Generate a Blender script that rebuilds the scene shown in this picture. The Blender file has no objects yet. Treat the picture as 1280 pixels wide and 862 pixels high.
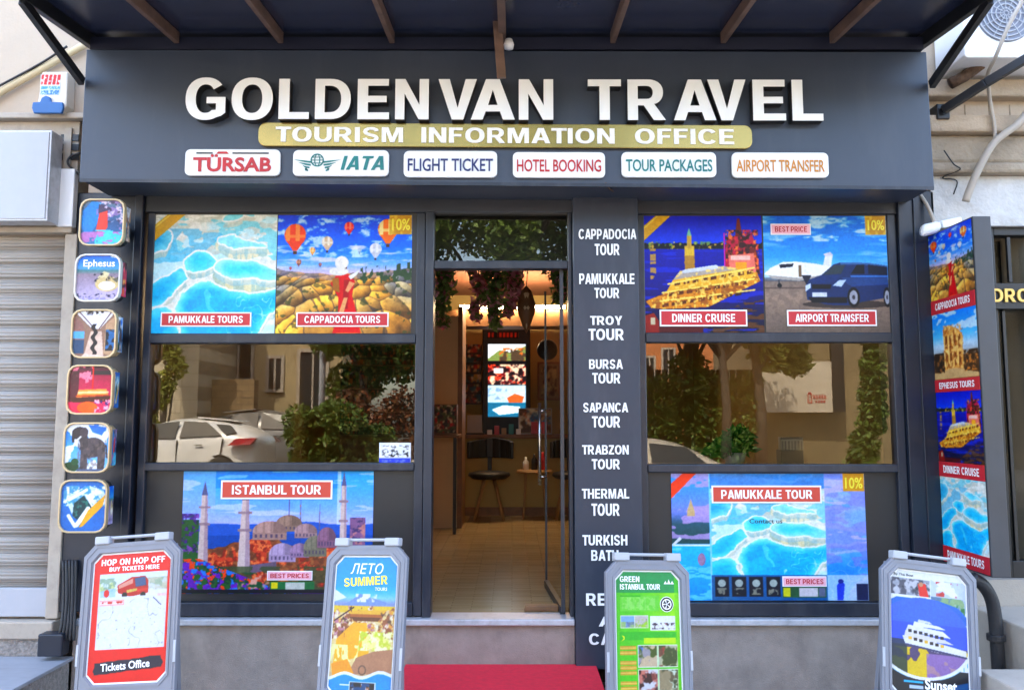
import bpy, bmesh, math, random
import numpy as np
from mathutils import Vector, Matrix, Euler
random.seed(7)
R = math.radians
SC = bpy.context.scene
COL = SC.collection
# ------------------------------------------------------------------ camera, world, sun, exposure
F, TH, D, H = 1000.0, R(5.4), 4.8, 1.6
cam = bpy.data.cameras.new('camera'); cam.lens = 36 * F / 1280; cam.sensor_width = 36; cam.clip_end = 500; cam.clip_start = .05
co = bpy.data.objects.new('camera', cam); COL.objects.link(co)
co.location = (0, -D, H); co.rotation_euler = (R(90) + TH, 0, 0)
SC.camera = co
SUN_EL, SUN_AZ = R(56), R(-22)          # the sun stands behind the shop, so the shopfront is in open shade
wd = bpy.data.worlds.new('World'); SC.world = wd; wd.use_nodes = True
nt = wd.node_tree; bg = nt.nodes['Background']
sky = nt.nodes.new('ShaderNodeTexSky'); sky.sky_type = 'NISHITA'; sky.sun_disc = False
sky.sun_elevation = SUN_EL; sky.sun_rotation = SUN_AZ
sky.air_density = 1.0; sky.dust_density = 3.0; sky.ozone_density = .6
nt.links.new(sky.outputs[0], bg.inputs[0]); bg.inputs[1].default_value = .15
sl = bpy.data.lights.new('sun', 'SUN'); sl.energy = 2.0; sl.angle = R(.6); sl.color = (1, .95, .86)
so = bpy.data.objects.new('sun', sl); COL.objects.link(so)
sd = Vector((math.sin(SUN_AZ) * math.cos(SUN_EL), math.cos(SUN_AZ) * math.cos(SUN_EL), math.sin(SUN_EL)))
so.rotation_euler = sd.to_track_quat('Z', 'Y').to_euler(); so.location = (0, 20, 20)
vs = SC.view_settings; vs.view_transform = 'Standard'; vs.look = 'None'; vs.gamma = 1; vs.use_curve_mapping = False
vs.exposure = 3.4
SC.render.engine = 'CYCLES'
cy = SC.cycles
cy.use_denoising = True; cy.max_bounces = 8; cy.transparent_max_bounces = 12; cy.glossy_bounces = 4; cy.diffuse_bounces = 4
cy.caustics_reflective = False; cy.caustics_refractive = False; cy.sample_clamp_indirect = 6
# ------------------------------------------------------------------ pixel -> point on the plane y = Y
def P(px, py, Y=0.0):
    a = (px - 640) / F; b = -(py - 431) / F
    dy = math.cos(TH) - b * math.sin(TH); dz = math.sin(TH) + b * math.cos(TH)
    t = (Y + D) / dy
    return Vector((a * t, Y, H + dz * t))
def PX(px, py, Y=0.0): return P(px, py, Y).x
def PZ(py, Y=0.0): return P(640, py, Y).z
# ------------------------------------------------------------------ materials
MATS = {}
def lin(c):
    return tuple((x / 12.92 if x <= .04045 else ((x + .055) / 1.055) ** 2.4) for x in c)
def mat(name, col, rough=.55, metal=0.0, var=.12, vscale=6.0, bump=0.0, bscale=60.0, emit=0.0, spec=.5, coat=0.0, dirt=None):
    if name in MATS: return MATS[name]
    m = bpy.data.materials.new(name); m.use_nodes = True; n = m.node_tree.nodes; l = m.node_tree.links
    b = n['Principled BSDF']; b.inputs['Roughness'].default_value = rough; b.inputs['Metallic'].default_value = metal
    b.inputs['Specular IOR Level'].default_value = spec; b.inputs['Coat Weight'].default_value = coat
    tc = n.new('ShaderNodeTexCoord')
    no = n.new('ShaderNodeTexNoise'); no.inputs['Scale'].default_value = vscale; no.inputs['Detail'].default_value = 6; no.inputs['Roughness'].default_value = .62
    l.new(tc.outputs['Object'], no.inputs['Vector'])
    cr = n.new('ShaderNodeValToRGB')
    cr.color_ramp.elements[0].position = .3; cr.color_ramp.elements[1].position = .72
    cr.color_ramp.elements[0].color = tuple(c * (1 - var) for c in col) + (1,)
    cr.color_ramp.elements[1].color = tuple(min(1, c * (1 + var)) for c in col) + (1,)
    l.new(no.outputs['Fac'], cr.inputs['Fac'])
    out = cr.outputs['Color']
    if dirt:
        n2 = n.new('ShaderNodeTexNoise'); n2.inputs['Scale'].default_value = dirt[2]; n2.inputs['Detail'].default_value = 8; n2.inputs['Roughness'].default_value = .7
        mp = n.new('ShaderNodeMapping'); mp.inputs['Scale'].default_value = dirt[3] if len(dirt) > 3 else (1, 1, 1)
        l.new(tc.outputs['Object'], mp.inputs['Vector']); l.new(mp.outputs[0], n2.inputs['Vector'])
        r2 = n.new('ShaderNodeValToRGB'); r2.color_ramp.elements[0].position = .5; r2.color_ramp.elements[1].position = .72
        r2.color_ramp.elements[1].color = (dirt[1],) * 3 + (1,)
        r2.color_ramp.elements[0].color = (0, 0, 0, 1)
        l.new(n2.outputs['Fac'], r2.inputs['Fac'])
        mx = n.new('ShaderNodeMixRGB'); mx.inputs[2].default_value = tuple(dirt[0]) + (1,)
        l.new(r2.outputs['Color'], mx.inputs[0]); l.new(out, mx.inputs[1]); out = mx.outputs[0]
    l.new(out, b.inputs['Base Color'])
    rr = n.new('ShaderNodeMapRange'); rr.inputs['To Min'].default_value = max(0, rough - .08); rr.inputs['To Max'].default_value = min(1, rough + .1)
    l.new(no.outputs['Fac'], rr.inputs['Value']); l.new(rr.outputs[0], b.inputs['Roughness'])
    if bump:
        nb = n.new('ShaderNodeTexNoise'); nb.inputs['Scale'].default_value = bscale; nb.inputs['Detail'].default_value = 5
        l.new(tc.outputs['Object'], nb.inputs['Vector'])
        bp = n.new('ShaderNodeBump'); bp.inputs['Strength'].default_value = bump; bp.inputs['Distance'].default_value = .02
        l.new(nb.outputs['Fac'], bp.inputs['Height']); l.new(bp.outputs[0], b.inputs['Normal'])
    if emit:
        b.inputs['Emission Color'].default_value = tuple(col) + (1,); b.inputs['Emission Strength'].default_value = emit
    MATS[name] = m; return m
def brick_mat(name, c1, c2, mortar, scale, bw=.5, rh=.25, ms=.02, rough=.8, axes='xz'):
    m = bpy.data.materials.new(name); m.use_nodes = True; n = m.node_tree.nodes; l = m.node_tree.links
    b = n['Principled BSDF']; b.inputs['Roughness'].default_value = rough
    tc = n.new('ShaderNodeTexCoord'); sp = n.new('ShaderNodeSeparateXYZ'); cb = n.new('ShaderNodeCombineXYZ')
    l.new(tc.outputs['Object'], sp.inputs[0]); l.new(sp.outputs[axes[0].upper()], cb.inputs[0]); l.new(sp.outputs[axes[1].upper()], cb.inputs[1])
    br = n.new('ShaderNodeTexBrick'); br.inputs['Scale'].default_value = scale; br.inputs['Brick Width'].default_value = bw; br.inputs['Row Height'].default_value = rh
    br.inputs['Mortar Size'].default_value = ms; br.inputs['Color1'].default_value = tuple(c1) + (1,); br.inputs['Color2'].default_value = tuple(c2) + (1,); br.inputs['Mortar'].default_value = tuple(mortar) + (1,)
    l.new(cb.outputs[0], br.inputs['Vector'])
    no = n.new('ShaderNodeTexNoise'); no.inputs['Scale'].default_value = 3; no.inputs['Detail'].default_value = 8; l.new(tc.outputs['Object'], no.inputs['Vector'])
    mr = n.new('ShaderNodeMapRange'); mr.inputs['To Min'].default_value = .7; mr.inputs['To Max'].default_value = 1.25; l.new(no.outputs['Fac'], mr.inputs['Value'])
    mx = n.new('ShaderNodeMixRGB'); mx.blend_type = 'MULTIPLY'; mx.inputs[0].default_value = 1
    l.new(br.outputs['Color'], mx.inputs[1]); l.new(mr.outputs[0], mx.inputs[2]); l.new(mx.outputs[0], b.inputs['Base Color'])
    bp = n.new('ShaderNodeBump'); bp.inputs['Strength'].default_value = .4; bp.inputs['Distance'].default_value = .01
    l.new(br.outputs['Fac'], bp.inputs['Height']); bp.invert = True; l.new(bp.outputs[0], b.inputs['Normal'])
    MATS[name] = m; return m
def glass_mat(name, ior, tint, gloss, fixed=None):
    m = bpy.data.materials.new(name); m.use_nodes = True; n = m.node_tree.nodes; l = m.node_tree.links; n.clear()
    o = n.new('ShaderNodeOutputMaterial'); mx = n.new('ShaderNodeMixShader'); t = n.new('ShaderNodeBsdfTransparent'); g = n.new('ShaderNodeBsdfGlossy'); f = n.new('ShaderNodeFresnel')
    f.inputs['IOR'].default_value = ior; t.inputs['Color'].default_value = tuple(tint) + (1,); g.inputs['Color'].default_value = tuple(gloss) + (1,); g.inputs['Roughness'].default_value = 0.0
    tc = n.new('ShaderNodeTexCoord'); no = n.new('ShaderNodeTexNoise'); no.inputs['Scale'].default_value = .9; l.new(tc.outputs['Object'], no.inputs['Vector'])
    bp = n.new('ShaderNodeBump'); bp.inputs['Strength'].default_value = .012; bp.inputs['Distance'].default_value = .01
    l.new(no.outputs['Fac'], bp.inputs['Height']); l.new(bp.outputs[0], g.inputs['Normal'])
    if fixed is None: l.new(f.outputs[0], mx.inputs[0])
    else: mx.inputs[0].default_value = fixed
    l.new(t.outputs[0], mx.inputs[1]); l.new(g.outputs[0], mx.inputs[2]); l.new(mx.outputs[0], o.inputs[0])
    MATS[name] = m; return m
def print_mat(name, rough=.4, spec=.35, emit=0.0, coat=0.0):
    m = bpy.data.materials.new(name); m.use_nodes = True; n = m.node_tree.nodes; l = m.node_tree.links
    b = n['Principled BSDF']; a = n.new('ShaderNodeAttribute'); a.attribute_name = 'ink'
    l.new(a.outputs['Color'], b.inputs['Base Color']); b.inputs['Roughness'].default_value = rough; b.inputs['Specular IOR Level'].default_value = spec
    b.inputs['Coat Weight'].default_value = coat; b.inputs['Coat Roughness'].default_value = .08
    if emit:
        l.new(a.outputs['Color'], b.inputs['Emission Color']); b.inputs['Emission Strength'].default_value = emit
    MATS[name] = m; return m
def foliage_mat(name, c0, c1):
    m = bpy.data.materials.new(name); m.use_nodes = True; n = m.node_tree.nodes; l = m.node_tree.links
    b = n['Principled BSDF']; a = n.new('ShaderNodeAttribute'); a.attribute_name = 'tone'
    cr = n.new('ShaderNodeValToRGB'); cr.color_ramp.elements[0].color = tuple(c0) + (1,); cr.color_ramp.elements[1].color = tuple(c1) + (1,)
    l.new(a.outputs['Fac'], cr.inputs['Fac']); l.new(cr.outputs[0], b.inputs['Base Color']); b.inputs['Roughness'].default_value = .55
    tr = n.new('ShaderNodeBsdfTranslucent'); l.new(cr.outputs[0], tr.inputs['Color'])
    mx = n.new('ShaderNodeMixShader'); mx.inputs[0].default_value = .3; o = n['Material Output']
    l.new(b.outputs[0], mx.inputs[1]); l.new(tr.outputs[0], mx.inputs[2]); l.new(mx.outputs[0], o.inputs[0])
    MATS[name] = m; return m

M_SIGN = mat('sign_panel_paint', (.036, .048, .073), .38, 0, .06, 2.5, .03, 300, dirt=((.1, .11, .13), .25, 3.0, (1, 1, .25)))
M_FRAME = mat('frame_paint', (.013, .018, .03), .36, .0, .1, 4, .03, 250, dirt=((.12, .12, .13), .3, 5, (1, 1, .3)))
M_RAIL = mat('frame_rail_grey', (.034, .038, .047), .35, .3, .1, 5)
M_NAVY = mat('navy_post_paint', (.01, .014, .025), .35, 0, .12, 4, .03, 250)
M_PILLAR = mat('pillar_paint', (.021, .029, .047), .4, 0, .08, 3, .03, 250, dirt=((.1, .1, .12), .25, 4, (1, 1, .3)))
M_DARKPANEL = mat('dark_infill_panel', (.014, .0145, .016), .4, 0, .15, 3)
M_BLACK = mat('black_steel', (.012, .012, .013), .4, .0, .2, 8)
M_RAFTER = mat('brown_rafter', (.17, .1, .072), .55, .1, .3, 12, .2, 120)
M_CANOPY = mat('canopy_sheet', (.032, .039, .072), .22, 0, .15, 2)
M_LETTER = mat('cream_letter', (.87, .88, .88), .35, 0, .03, 3, emit=0.0)
M_LETSIDE = mat('letter_return_black', (.015, .014, .014), .4)
M_WHITE = mat('white_plastic', (.82, .82, .81), .35, 0, .03, 4)
M_TXTWHITE = mat('white_lettering', (.86, .85, .83), .4, 0, .03, 4)
M_RED = mat('caption_red', (.5, .012, .022), .4, 0, .06, 5)
M_ORED = mat('caption_orange_red', (.55, .05, .03), .4, 0, .06, 5)
M_TRED = mat('lettering_red', (.48, .006, .01), .4); M_TBLUE = mat('lettering_blue', (.012, .02, .12), .4)
M_TTEAL = mat('lettering_teal', (.0, .17, .16), .4); M_TORANGE = mat('lettering_orange', (.6, .23, .015), .4); M_TBLACK = mat('lettering_black', (.015, .015, .018), .4)
M_TYEL = mat('lettering_yellow', (.85, .72, .03), .4); M_TGREEN = mat('lettering_green', (.01, .3, .22), .4)
M_GOLD = mat('gold_brushed', (.36, .245, .07), .24, .82, .28, 2.2)
M_PLINTH = mat('plinth_stone', (.29, .24, .205), .7, 0, .2, 7, .25, 160, dirt=((.15, .125, .11), .6, 5, (1, 1, .45)))
M_SILL = mat('sill_metal', (.5, .51, .54), .4, .3, .12, 12, dirt=((.2, .19, .18), .5, 14))
M_CREAMWALL = mat('cream_wall', (.5, .405, .305), .8, 0, .07, 3, .15, 60, dirt=((.5, .38, .27), .5, 5, (3, 1, .4)))
M_CORN = mat('cornice_stone', (.42, .33, .235), .8, 0, .14, 6, .3, 60, dirt=((.26, .19, .12), .7, 6, (.4, 1, 2)))
M_OLDST = mat('old_stone', (.31, .25, .18), .85, 0, .2, 6, .5, 40, dirt=((.2, .15, .1), .8, 5, (.3, 1, 2.5)))
M_WHITEP = mat('peeling_white_paint', (.52, .51, .49), .7, 0, .1, 6, .7, 18, dirt=((.4, .37, .33), .6, 9))
M_SHUT = mat('shutter_cream', (.42, .385, .34), .5, .1, .06, 4, dirt=((.42, .36, .29), .5, 3, (1, 1, 6)))
M_CREAMTRIM = mat('cream_trim', (.42, .36, .285), .6, 0, .1, 6, dirt=((.25, .2, .16), .6, 9))
M_LGREY = mat('light_grey_sheet', (.4, .41, .44), .5, .1, .05, 5, dirt=((.42, .42, .45), .5, 10, (6, 6, .5)))
M_GREYBOARD = mat('board_frame_grey', (.2, .205, .235), .45, .1, .06, 8, .05, 200)
M_CONC = mat('pebble_concrete', (.3, .27, .24), .9, 0, .35, 45, .8, 80)
M_GREYSTEP = mat('grey_step_sheet', (.33, .345, .38), .55, .2, .1, 6, dirt=((.22, .22, .24), .5, 6, (.6, 5, 5)))
M_RAMP = M_GREYSTEP
M_CARPET = mat('red_carpet', (.88, .02, .05), .95, 0, .1, 30, .5, 900)
M_COPPER = mat('worn_brown_pipe', (.1, .055, .03), .8, 0, .5, 14, .6, 60)
M_CABLE = mat('beige_pipe_plastic', (.4, .35, .29), .6, 0, .1, 8)
M_STEPST = mat('beige_step_stone', (.4, .35, .29), .75, 0, .12, 6, .2, 90, dirt=((.33, .28, .22), .5, 6))
M_TAN = mat('interior_tan_wall', (.42, .31, .115), .7, 0, .08, 3)
M_TANLIGHT = mat('interior_cream_panel', (.66, .5, .3), .6, 0, .06, 3)
M_WOOD = mat('brown_wood', (.2, .09, .035), .5, 0, .3, 9)
M_BLK2 = mat('black_seat', (.014, .013, .014), .5)
M_LWOOD = mat('pale_wood_leg', (.38, .22, .1), .5, 0, .2, 9)
M_CHROME = mat('brushed_steel', (.6, .58, .55), .25, .95, .06, 8)
M_RUBBER = mat('black_hose_rubber', (.018, .018, .02), .5, 0, .25, 12, .2, 60)
M_CARW = mat('white_car_paint', (.78, .77, .74), .25, 0, .02, 2, coat=.6); M_CARB = mat('beige_car_paint', (.6, .53, .42), .3, 0, .03, 2, coat=.6)
M_CARGL = mat('car_window_glass', (.03, .035, .035), .08, 0, .1, 2); M_TYRE = mat('tyre_rubber', (.02, .02, .02), .8); M_RIM = mat('alloy_rim', (.45, .42, .36), .3, .8)
M_TAIL = mat('tail_lamp_red', (.35, .01, .015), .2)
G_WIN = glass_mat('window_glass', 1.8, (.5, .48, .42), (1, .94, .82))
G_DOOR = glass_mat('door_glass', 1.4, (.97, .97, .96), (1, 1, 1), .02); G_GATE = glass_mat('gate_glass', 1.4, (.8, .82, .8), (1, 1, 1), .012)
M_PRINT = print_mat('printed_poster', .42, .3)
M_PRINTG = print_mat('printed_board_sheet', .35, .4)
M_SCREEN = print_mat('lit_screen', .3, .3, .22)
FOL_D = foliage_mat('dark_leaf', (.03, .07, .01), (.2, .3, .04)); FOL_Y = foliage_mat('yellow_green_leaf', (.1, .13, .02), (.45, .46, .08)); M_BARK = mat('tree_bark', (.075, .06, .045), .9, 0, .35, 9, .6, 30); FOL_G = foliage_mat('garland_leaf', (.05, .11, .02), (.25, .36, .09))
FOL_P = foliage_mat('garland_blossom', (.55, .08, .18), (.9, .5, .55)); FOL_PLANT = foliage_mat('bright_plant_leaf', (.02, .25, .02), (.12, .7, .1))
# ------------------------------------------------------------------ objects
def empty(name, label, cat, loc=(0, 0, 0), group=None, rot=None):
    o = bpy.data.objects.new(name, None); COL.objects.link(o); o.empty_display_size = .1
    o.location = loc
    if rot: o.rotation_euler = rot
    tag(o, label, cat, group); return o
def tag(o, label=None, cat=None, group=None, kind=None):
    if label: o['label'] = label
    if cat: o['category'] = cat
    if group: o['group'] = group
    if kind: o['kind'] = kind
    return o
def link(name, me, mats, parent=None, local=False, bev=0.0, smooth=False, subsurf=0):
    o = bpy.data.objects.new(name, me); COL.objects.link(o)
    for m in (mats if isinstance(mats, (list, tuple)) else [mats]): me.materials.append(m)
    if parent:
        o.parent = parent
        if not local:
            if not parent.parent: o.matrix_parent_inverse = Matrix.Translation(-Vector(parent.location))
    if subsurf:
        s = o.modifiers.new('s', 'SUBSURF'); s.levels = s.render_levels = subsurf
    if bev:
        b = o.modifiers.new('b', 'BEVEL'); b.width = bev; b.segments = 2; b.limit_method = 'ANGLE'; b.angle_limit = R(40)
    if smooth:
        me.polygons.foreach_set('use_smooth', [True] * len(me.polygons))
    return o
def cat(p, k=5):
    p = [Vector(v) for v in p]; q = [p[0] * 2 - p[1]] + p + [p[-1] * 2 - p[-2]]; o = []
    for i in range(1, len(q) - 2):
        for j in range(k):
            t = j / k; a, b, c, d = q[i - 1:i + 3]; o.append(.5 * (2 * b + (c - a) * t + (2 * a - 5 * b + 4 * c - d) * t * t + (3 * b - a - 3 * c + d) * t ** 3))
    return o + [p[-1]]
class MB:
    "collects faces of one mesh"
    def __init__(s): s.v = []; s.f = []; s.mi = []; s.m = 0
    def quad(s, a, b, c, d):
        k = len(s.v); s.v += [tuple(a), tuple(b), tuple(c), tuple(d)]; s.f.append((k, k + 1, k + 2, k + 3)); s.mi.append(s.m); return s
    def box(s, x0, x1, y0, y1, z0, z1):
        k = len(s.v)
        s.v += [(x, y, z) for z in (z0, z1) for y in (y0, y1) for x in (x0, x1)]
        for q in ((0, 2, 3, 1), (4, 5, 7, 6), (0, 1, 5, 4), (2, 6, 7, 3), (0, 4, 6, 2), (1, 3, 7, 5)):
            s.f.append(tuple(k + i for i in q)); s.mi.append(s.m)
        return s
    def hexa(s, pts):
        "eight corner points, same order as box"
        k = len(s.v); s.v += [tuple(p) for p in pts]
        for q in ((0, 2, 3, 1), (4, 5, 7, 6), (0, 1, 5, 4), (2, 6, 7, 3), (0, 4, 6, 2), (1, 3, 7, 5)):
            s.f.append(tuple(k + i for i in q)); s.mi.append(s.m)
        return s
    def bar(s, a, b, w, h=None, up=(0, 0, 1)):
        a, b = Vector(a), Vector(b); h = h or w; d = (b - a).normalized(); u = Vector(up)
        if abs(d.dot(u)) > .95: u = Vector((0, 1, 0))
        x = d.cross(u).normalized() * w / 2; z = x.cross(d).normalized() * h / 2
        return s.hexa([a - x - z, a + x - z, b - x - z, b + x - z, a - x + z, a + x + z, b - x + z, b + x + z])
    def tube(s, pts, r, n=10):
        if len(pts) > 3 and not isinstance(r, (list, tuple)): pts = cat(pts)
        pts = [Vector(p) for p in pts]; rr = r if isinstance(r, (list, tuple)) else [r] * len(pts); k0 = len(s.v); px = None
        for i, p in enumerate(pts):
            d = (pts[min(i + 1, len(pts) - 1)] - pts[max(i - 1, 0)]).normalized()
            if px is None:
                u = Vector((0, 0, 1)) if abs(d.z) < .9 else Vector((1, 0, 0)); px = d.cross(u).normalized()
            px = (px - d * px.dot(d)).normalized(); py = d.cross(px)
            for j in range(n):
                a = 2 * math.pi * j / n; s.v.append(tuple(p + (px * math.cos(a) + py * math.sin(a)) * rr[i]))
        for i in range(len(pts) - 1):
            for j in range(n):
                a = k0 + i * n + j; b = k0 + i * n + (j + 1) % n; s.f.append((a, b, b + n, a + n)); s.mi.append(s.m)
        s.f.append(tuple(k0 + j for j in range(n))[::-1]); s.mi.append(s.m)
        s.f.append(tuple(k0 + (len(pts) - 1) * n + j for j in range(n))); s.mi.append(s.m); return s
    def lathe(s, c, prof, n=20, ax='z'):
        k0 = len(s.v)
        for (r, h) in prof:
            for j in range(n):
                a = 2 * math.pi * j / n; x, y = r * math.cos(a), r * math.sin(a)
                p = (x, y, h) if ax == 'z' else ((x, h, y) if ax == 'y' else (h, x, y))
                s.v.append((c[0] + p[0], c[1] + p[1], c[2] + p[2]))
        for i in range(len(prof) - 1):
            for j in range(n):
                a = k0 + i * n + j; b = k0 + i * n + (j + 1) % n; s.f.append((a, b, b + n, a + n)); s.mi.append(s.m)
        s.f.append(tuple(k0 + j for j in range(n))[::-1]); s.mi.append(s.m)
        s.f.append(tuple(k0 + (len(prof) - 1) * n + j for j in range(n))); s.mi.append(s.m); return s
    def prism(s, q, uv, d0, d1):
        "polygon uv in metres on quad q, from depth d0 to d1"
        k = len(s.v); n = len(uv)
        s.v += [tuple(q.m(u, v, d0)) for u, v in uv] + [tuple(q.m(u, v, d1)) for u, v in uv]
        s.f.append(tuple(k + i for i in range(n))[::-1]); s.f.append(tuple(k + n + i for i in range(n)))
        s.f += [(k + i, k + (i + 1) % n, k + n + (i + 1) % n, k + n + i) for i in range(n)]; s.mi += [s.m] * (n + 2); return s
    def ring(s, q, uvo, uvi, d0, d1):
        "frame between two polygons of the same length"
        n = len(uvo); k = len(s.v)
        for d in (d0, d1):
            s.v += [tuple(q.m(u, v, d)) for u, v in uvo] + [tuple(q.m(u, v, d)) for u, v in uvi]
        for i in range(n):
            j = (i + 1) % n; o0, i0, o1, i1 = k, k + n, k + 2 * n, k + 3 * n
            s.f += [(o1 + i, o1 + j, i1 + j, i1 + i), (o0 + j, o0 + i, i0 + i, i0 + j), (o0 + i, o0 + j, o1 + j, o1 + i), (i0 + j, i0 + i, i1 + i, i1 + j)]; s.mi += [s.m] * 4
        return s
    def build(s, name, mats, parent=None, **kw):
        me = bpy.data.meshes.new(name); me.from_pydata(s.v, [], s.f); me.polygons.foreach_set('material_index', s.mi)
        bm = bmesh.new(); bm.from_mesh(me); bmesh.ops.recalc_face_normals(bm, faces=bm.faces); bm.to_mesh(me); bm.free()
        return link(name, me, mats, parent, **kw)
class Quad:
    "a flat rectangle in space: O lower left, U along the bottom, V up, N towards the viewer"
    def __init__(s, O, U, V):
        s.O, s.U, s.V = Vector(O), Vector(U), Vector(V); s.w, s.h = s.U.length, s.V.length
        s.u, s.v = s.U.normalized(), s.V.normalized(); s.N = s.u.cross(s.v)
    def m(s, u, v, d=0): return s.O + s.u * u + s.v * v + s.N * d
    def t(s, a, b, d=0): return s.O + s.U * a + s.V * b + s.N * d
    def sub(s, a0, b0, a1, b1, d=0):
        "fractions, b measured DOWN from the top"
        O = s.t(a0, 1 - b1, d); return Quad(O, s.U * (a1 - a0), s.V * (b1 - b0))
    def rot(s, ang):
        c = s.t(.5, .5); M = Matrix.Rotation(ang, 3, s.N); return Quad(c + M @ (s.O - c), M @ s.U, M @ s.V)
def QP(x0, y0, x1, y1, Y=0.0, tilt=0.0):
    ym = (y0 + y1) / 2; xa, xb = PX(x0, ym, Y), PX(x1, ym, Y); za, zb = PZ(y1, Y), PZ(y0, Y)
    dz = PZ(ym + tilt, Y) - PZ(ym, Y)
    return Quad((xa, Y, za - dz / 2), (xb - xa, 0, dz), (0, 0, zb - za))
def pbox(mb, x0, y0, x1, y1, Y, th, ym=None):
    ym = (y0 + y1) / 2 if ym is None else ym
    return mb.box(PX(x0, ym, Y), PX(x1, ym, Y), Y, Y + th, PZ(y1, Y), PZ(y0, Y))
def rrect(w, h, r, n=5, inset=0.0):
    o = []
    for cx, cyy, a0 in ((w - r, r, -90), (w - r, h - r, 0), (r, h - r, 90), (r, r, 180)):
        for i in range(n + 1):
            a = R(a0 + 90 * i / n); o.append((cx + (r - inset) * math.cos(a), cyy + (r - inset) * math.sin(a)))
    return o
# ------------------------------------------------------------------ lettering
TXT = {}
ST, SH = .205, .17
def _arc(cx, cyy, rx, ry, a0, a1, n=14, e=2.25):
    o = []
    for i in range(n + 1):
        a = R(a0 + (a1 - a0) * i / n); c, s = math.cos(a), math.sin(a); o.append((cx + rx * math.copysign(abs(c) ** (2 / e), c), cyy + ry * math.copysign(abs(s) ** (2 / e), s)))
    return o
def _stroke(pts, w):
    l, r = [], []
    for i, p in enumerate(pts):
        a, b = pts[max(i - 1, 0)], pts[min(i + 1, len(pts) - 1)]; dx, dy = b[0] - a[0], b[1] - a[1]; d = math.hypot(dx, dy); l.append((p[0] - dy / d * w / 2, p[1] + dx / d * w / 2)); r.append((p[0] + dy / d * w / 2, p[1] - dx / d * w / 2))
    return l + r[::-1]
def block(ch):
    "bold grotesque capitals: (advance width, outlines; the later ones are counters)"
    t, h = ST, SH
    if ch == 'I': return t, [[(0, 0), (t, 0), (t, 1), (0, 1)]]
    if ch == 'L': return .58, [[(0, 0), (.58, 0), (.58, h), (t, h), (t, 1), (0, 1)]]
    if ch == 'E': return .62, [[(0, 0), (.62, 0), (.62, h), (t, h), (t, .42), (.57, .42), (.57, .58), (t, .58), (t, 1 - h), (.61, 1 - h), (.61, 1), (0, 1)]]
    if ch == 'F': return .58, [[(0, 0), (t, 0), (t, .41), (.53, .41), (.53, .57), (t, .57), (t, 1 - h), (.58, 1 - h), (.58, 1), (0, 1)]]
    if ch == 'T': return .66, [[(.33 - t / 2, 0), (.33 + t / 2, 0), (.33 + t / 2, 1 - h), (.66, 1 - h), (.66, 1), (0, 1), (0, 1 - h), (.33 - t / 2, 1 - h)]]
    if ch == 'H': return .72, [[(0, 0), (t, 0), (t, .42), (.72 - t, .42), (.72 - t, 0), (.72, 0), (.72, 1), (.72 - t, 1), (.72 - t, .59), (t, .59), (t, 1), (0, 1)]]
    if ch == 'N': return .74, [[(0, 0), (t, 0), (t, .64), (.74 - t * 1.08, 0), (.74, 0), (.74, 1), (.74 - t, 1), (.74 - t, .36), (t * 1.08, 1), (0, 1)]]
    if ch == 'M': return .9, [[(0, 0), (.185, 0), (.185, .7), (.36, 0), (.54, 0), (.715, .7), (.715, 0), (.9, 0), (.9, 1), (.62, 1), (.45, .33), (.28, 1), (0, 1)]]
    if ch == 'V': return .77, [[(0, 1), (.225, 1), (.385, .29), (.545, 1), (.77, 1), (.5, 0), (.27, 0)]]
    if ch == 'A': return .8, [[(0, 0), (.215, 0), (.27, .2), (.53, .2), (.585, 0), (.8, 0), (.525, 1), (.275, 1)], [(.315, .36), (.485, .36), (.4, .74)]]
    if ch == 'Y': return .76, [[(0, 1), (.235, 1), (.38, .6), (.525, 1), (.76, 1), (.38 + t / 2, .4), (.38 + t / 2, 0), (.38 - t / 2, 0), (.38 - t / 2, .4)]]
    if ch == 'Z': return .64, [[(0, 0), (.64, 0), (.64, h), (.25, h), (.63, .85), (.63, 1), (.02, 1), (.02, 1 - h), (.38, 1 - h), (0, .16)]]
    if ch == 'K': return .76, [[(0, 0), (t, 0), (t, .28), (.31, .42), (.52, 0), (.77, 0), (.45, .58), (.75, 1), (.5, 1), (t, .57), (t, 1), (0, 1)]]
    if ch == 'O': return .82, [_arc(.41, .5, .41, .5, 0, 360, 40)[:-1], _arc(.41, .5, .2, .335, 0, 360, 32)[:-1]]
    if ch == 'C': return .77, [_arc(.4, .5, .4, .5, 35, 325, 32) + _arc(.4, .5, .195, .335, 325, 35, 26)]
    if ch == 'G': return .8, [_arc(.4, .5, .4, .5, 38, 300, 30) + [(.72, .1), (.8, .17), (.8, .54), (.42, .54), (.42, .39), (.61, .39), (.61, .24)] + _arc(.4, .5, .195, .335, 308, 38, 26)]
    if ch == 'D': return .76, [[(0, 0), (.32, 0)] + _arc(.32, .5, .44, .5, -90, 90, 20)[1:] + [(0, 1)], [(t, h), (.31, h)] + _arc(.31, .5, .245, .5 - h, -90, 90, 16)[1:] + [(t, 1 - h)]]
    if ch == 'P': return .68, [[(0, 0), (t, 0), (t, .33), (.38, .33)] + _arc(.38, .665, .3, .335, -90, 90, 16)[1:] + [(0, 1)], [(t, .49), (.35, .49)] + _arc(.35, .665, .13, .175, -90, 90, 12)[1:] + [(t, .84)]]
    if ch == 'R': return .76, [[(0, 0), (t, 0), (t, .36), (.32, .36), (.52, 0), (.76, 0), (.53, .4)] + _arc(.4, .685, .31, .315, -62, 90, 16) + [(0, 1)], [(t, .52), (.38, .52)] + _arc(.38, .68, .125, .16, -90, 90, 12)[1:] + [(t, .84)]]
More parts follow.
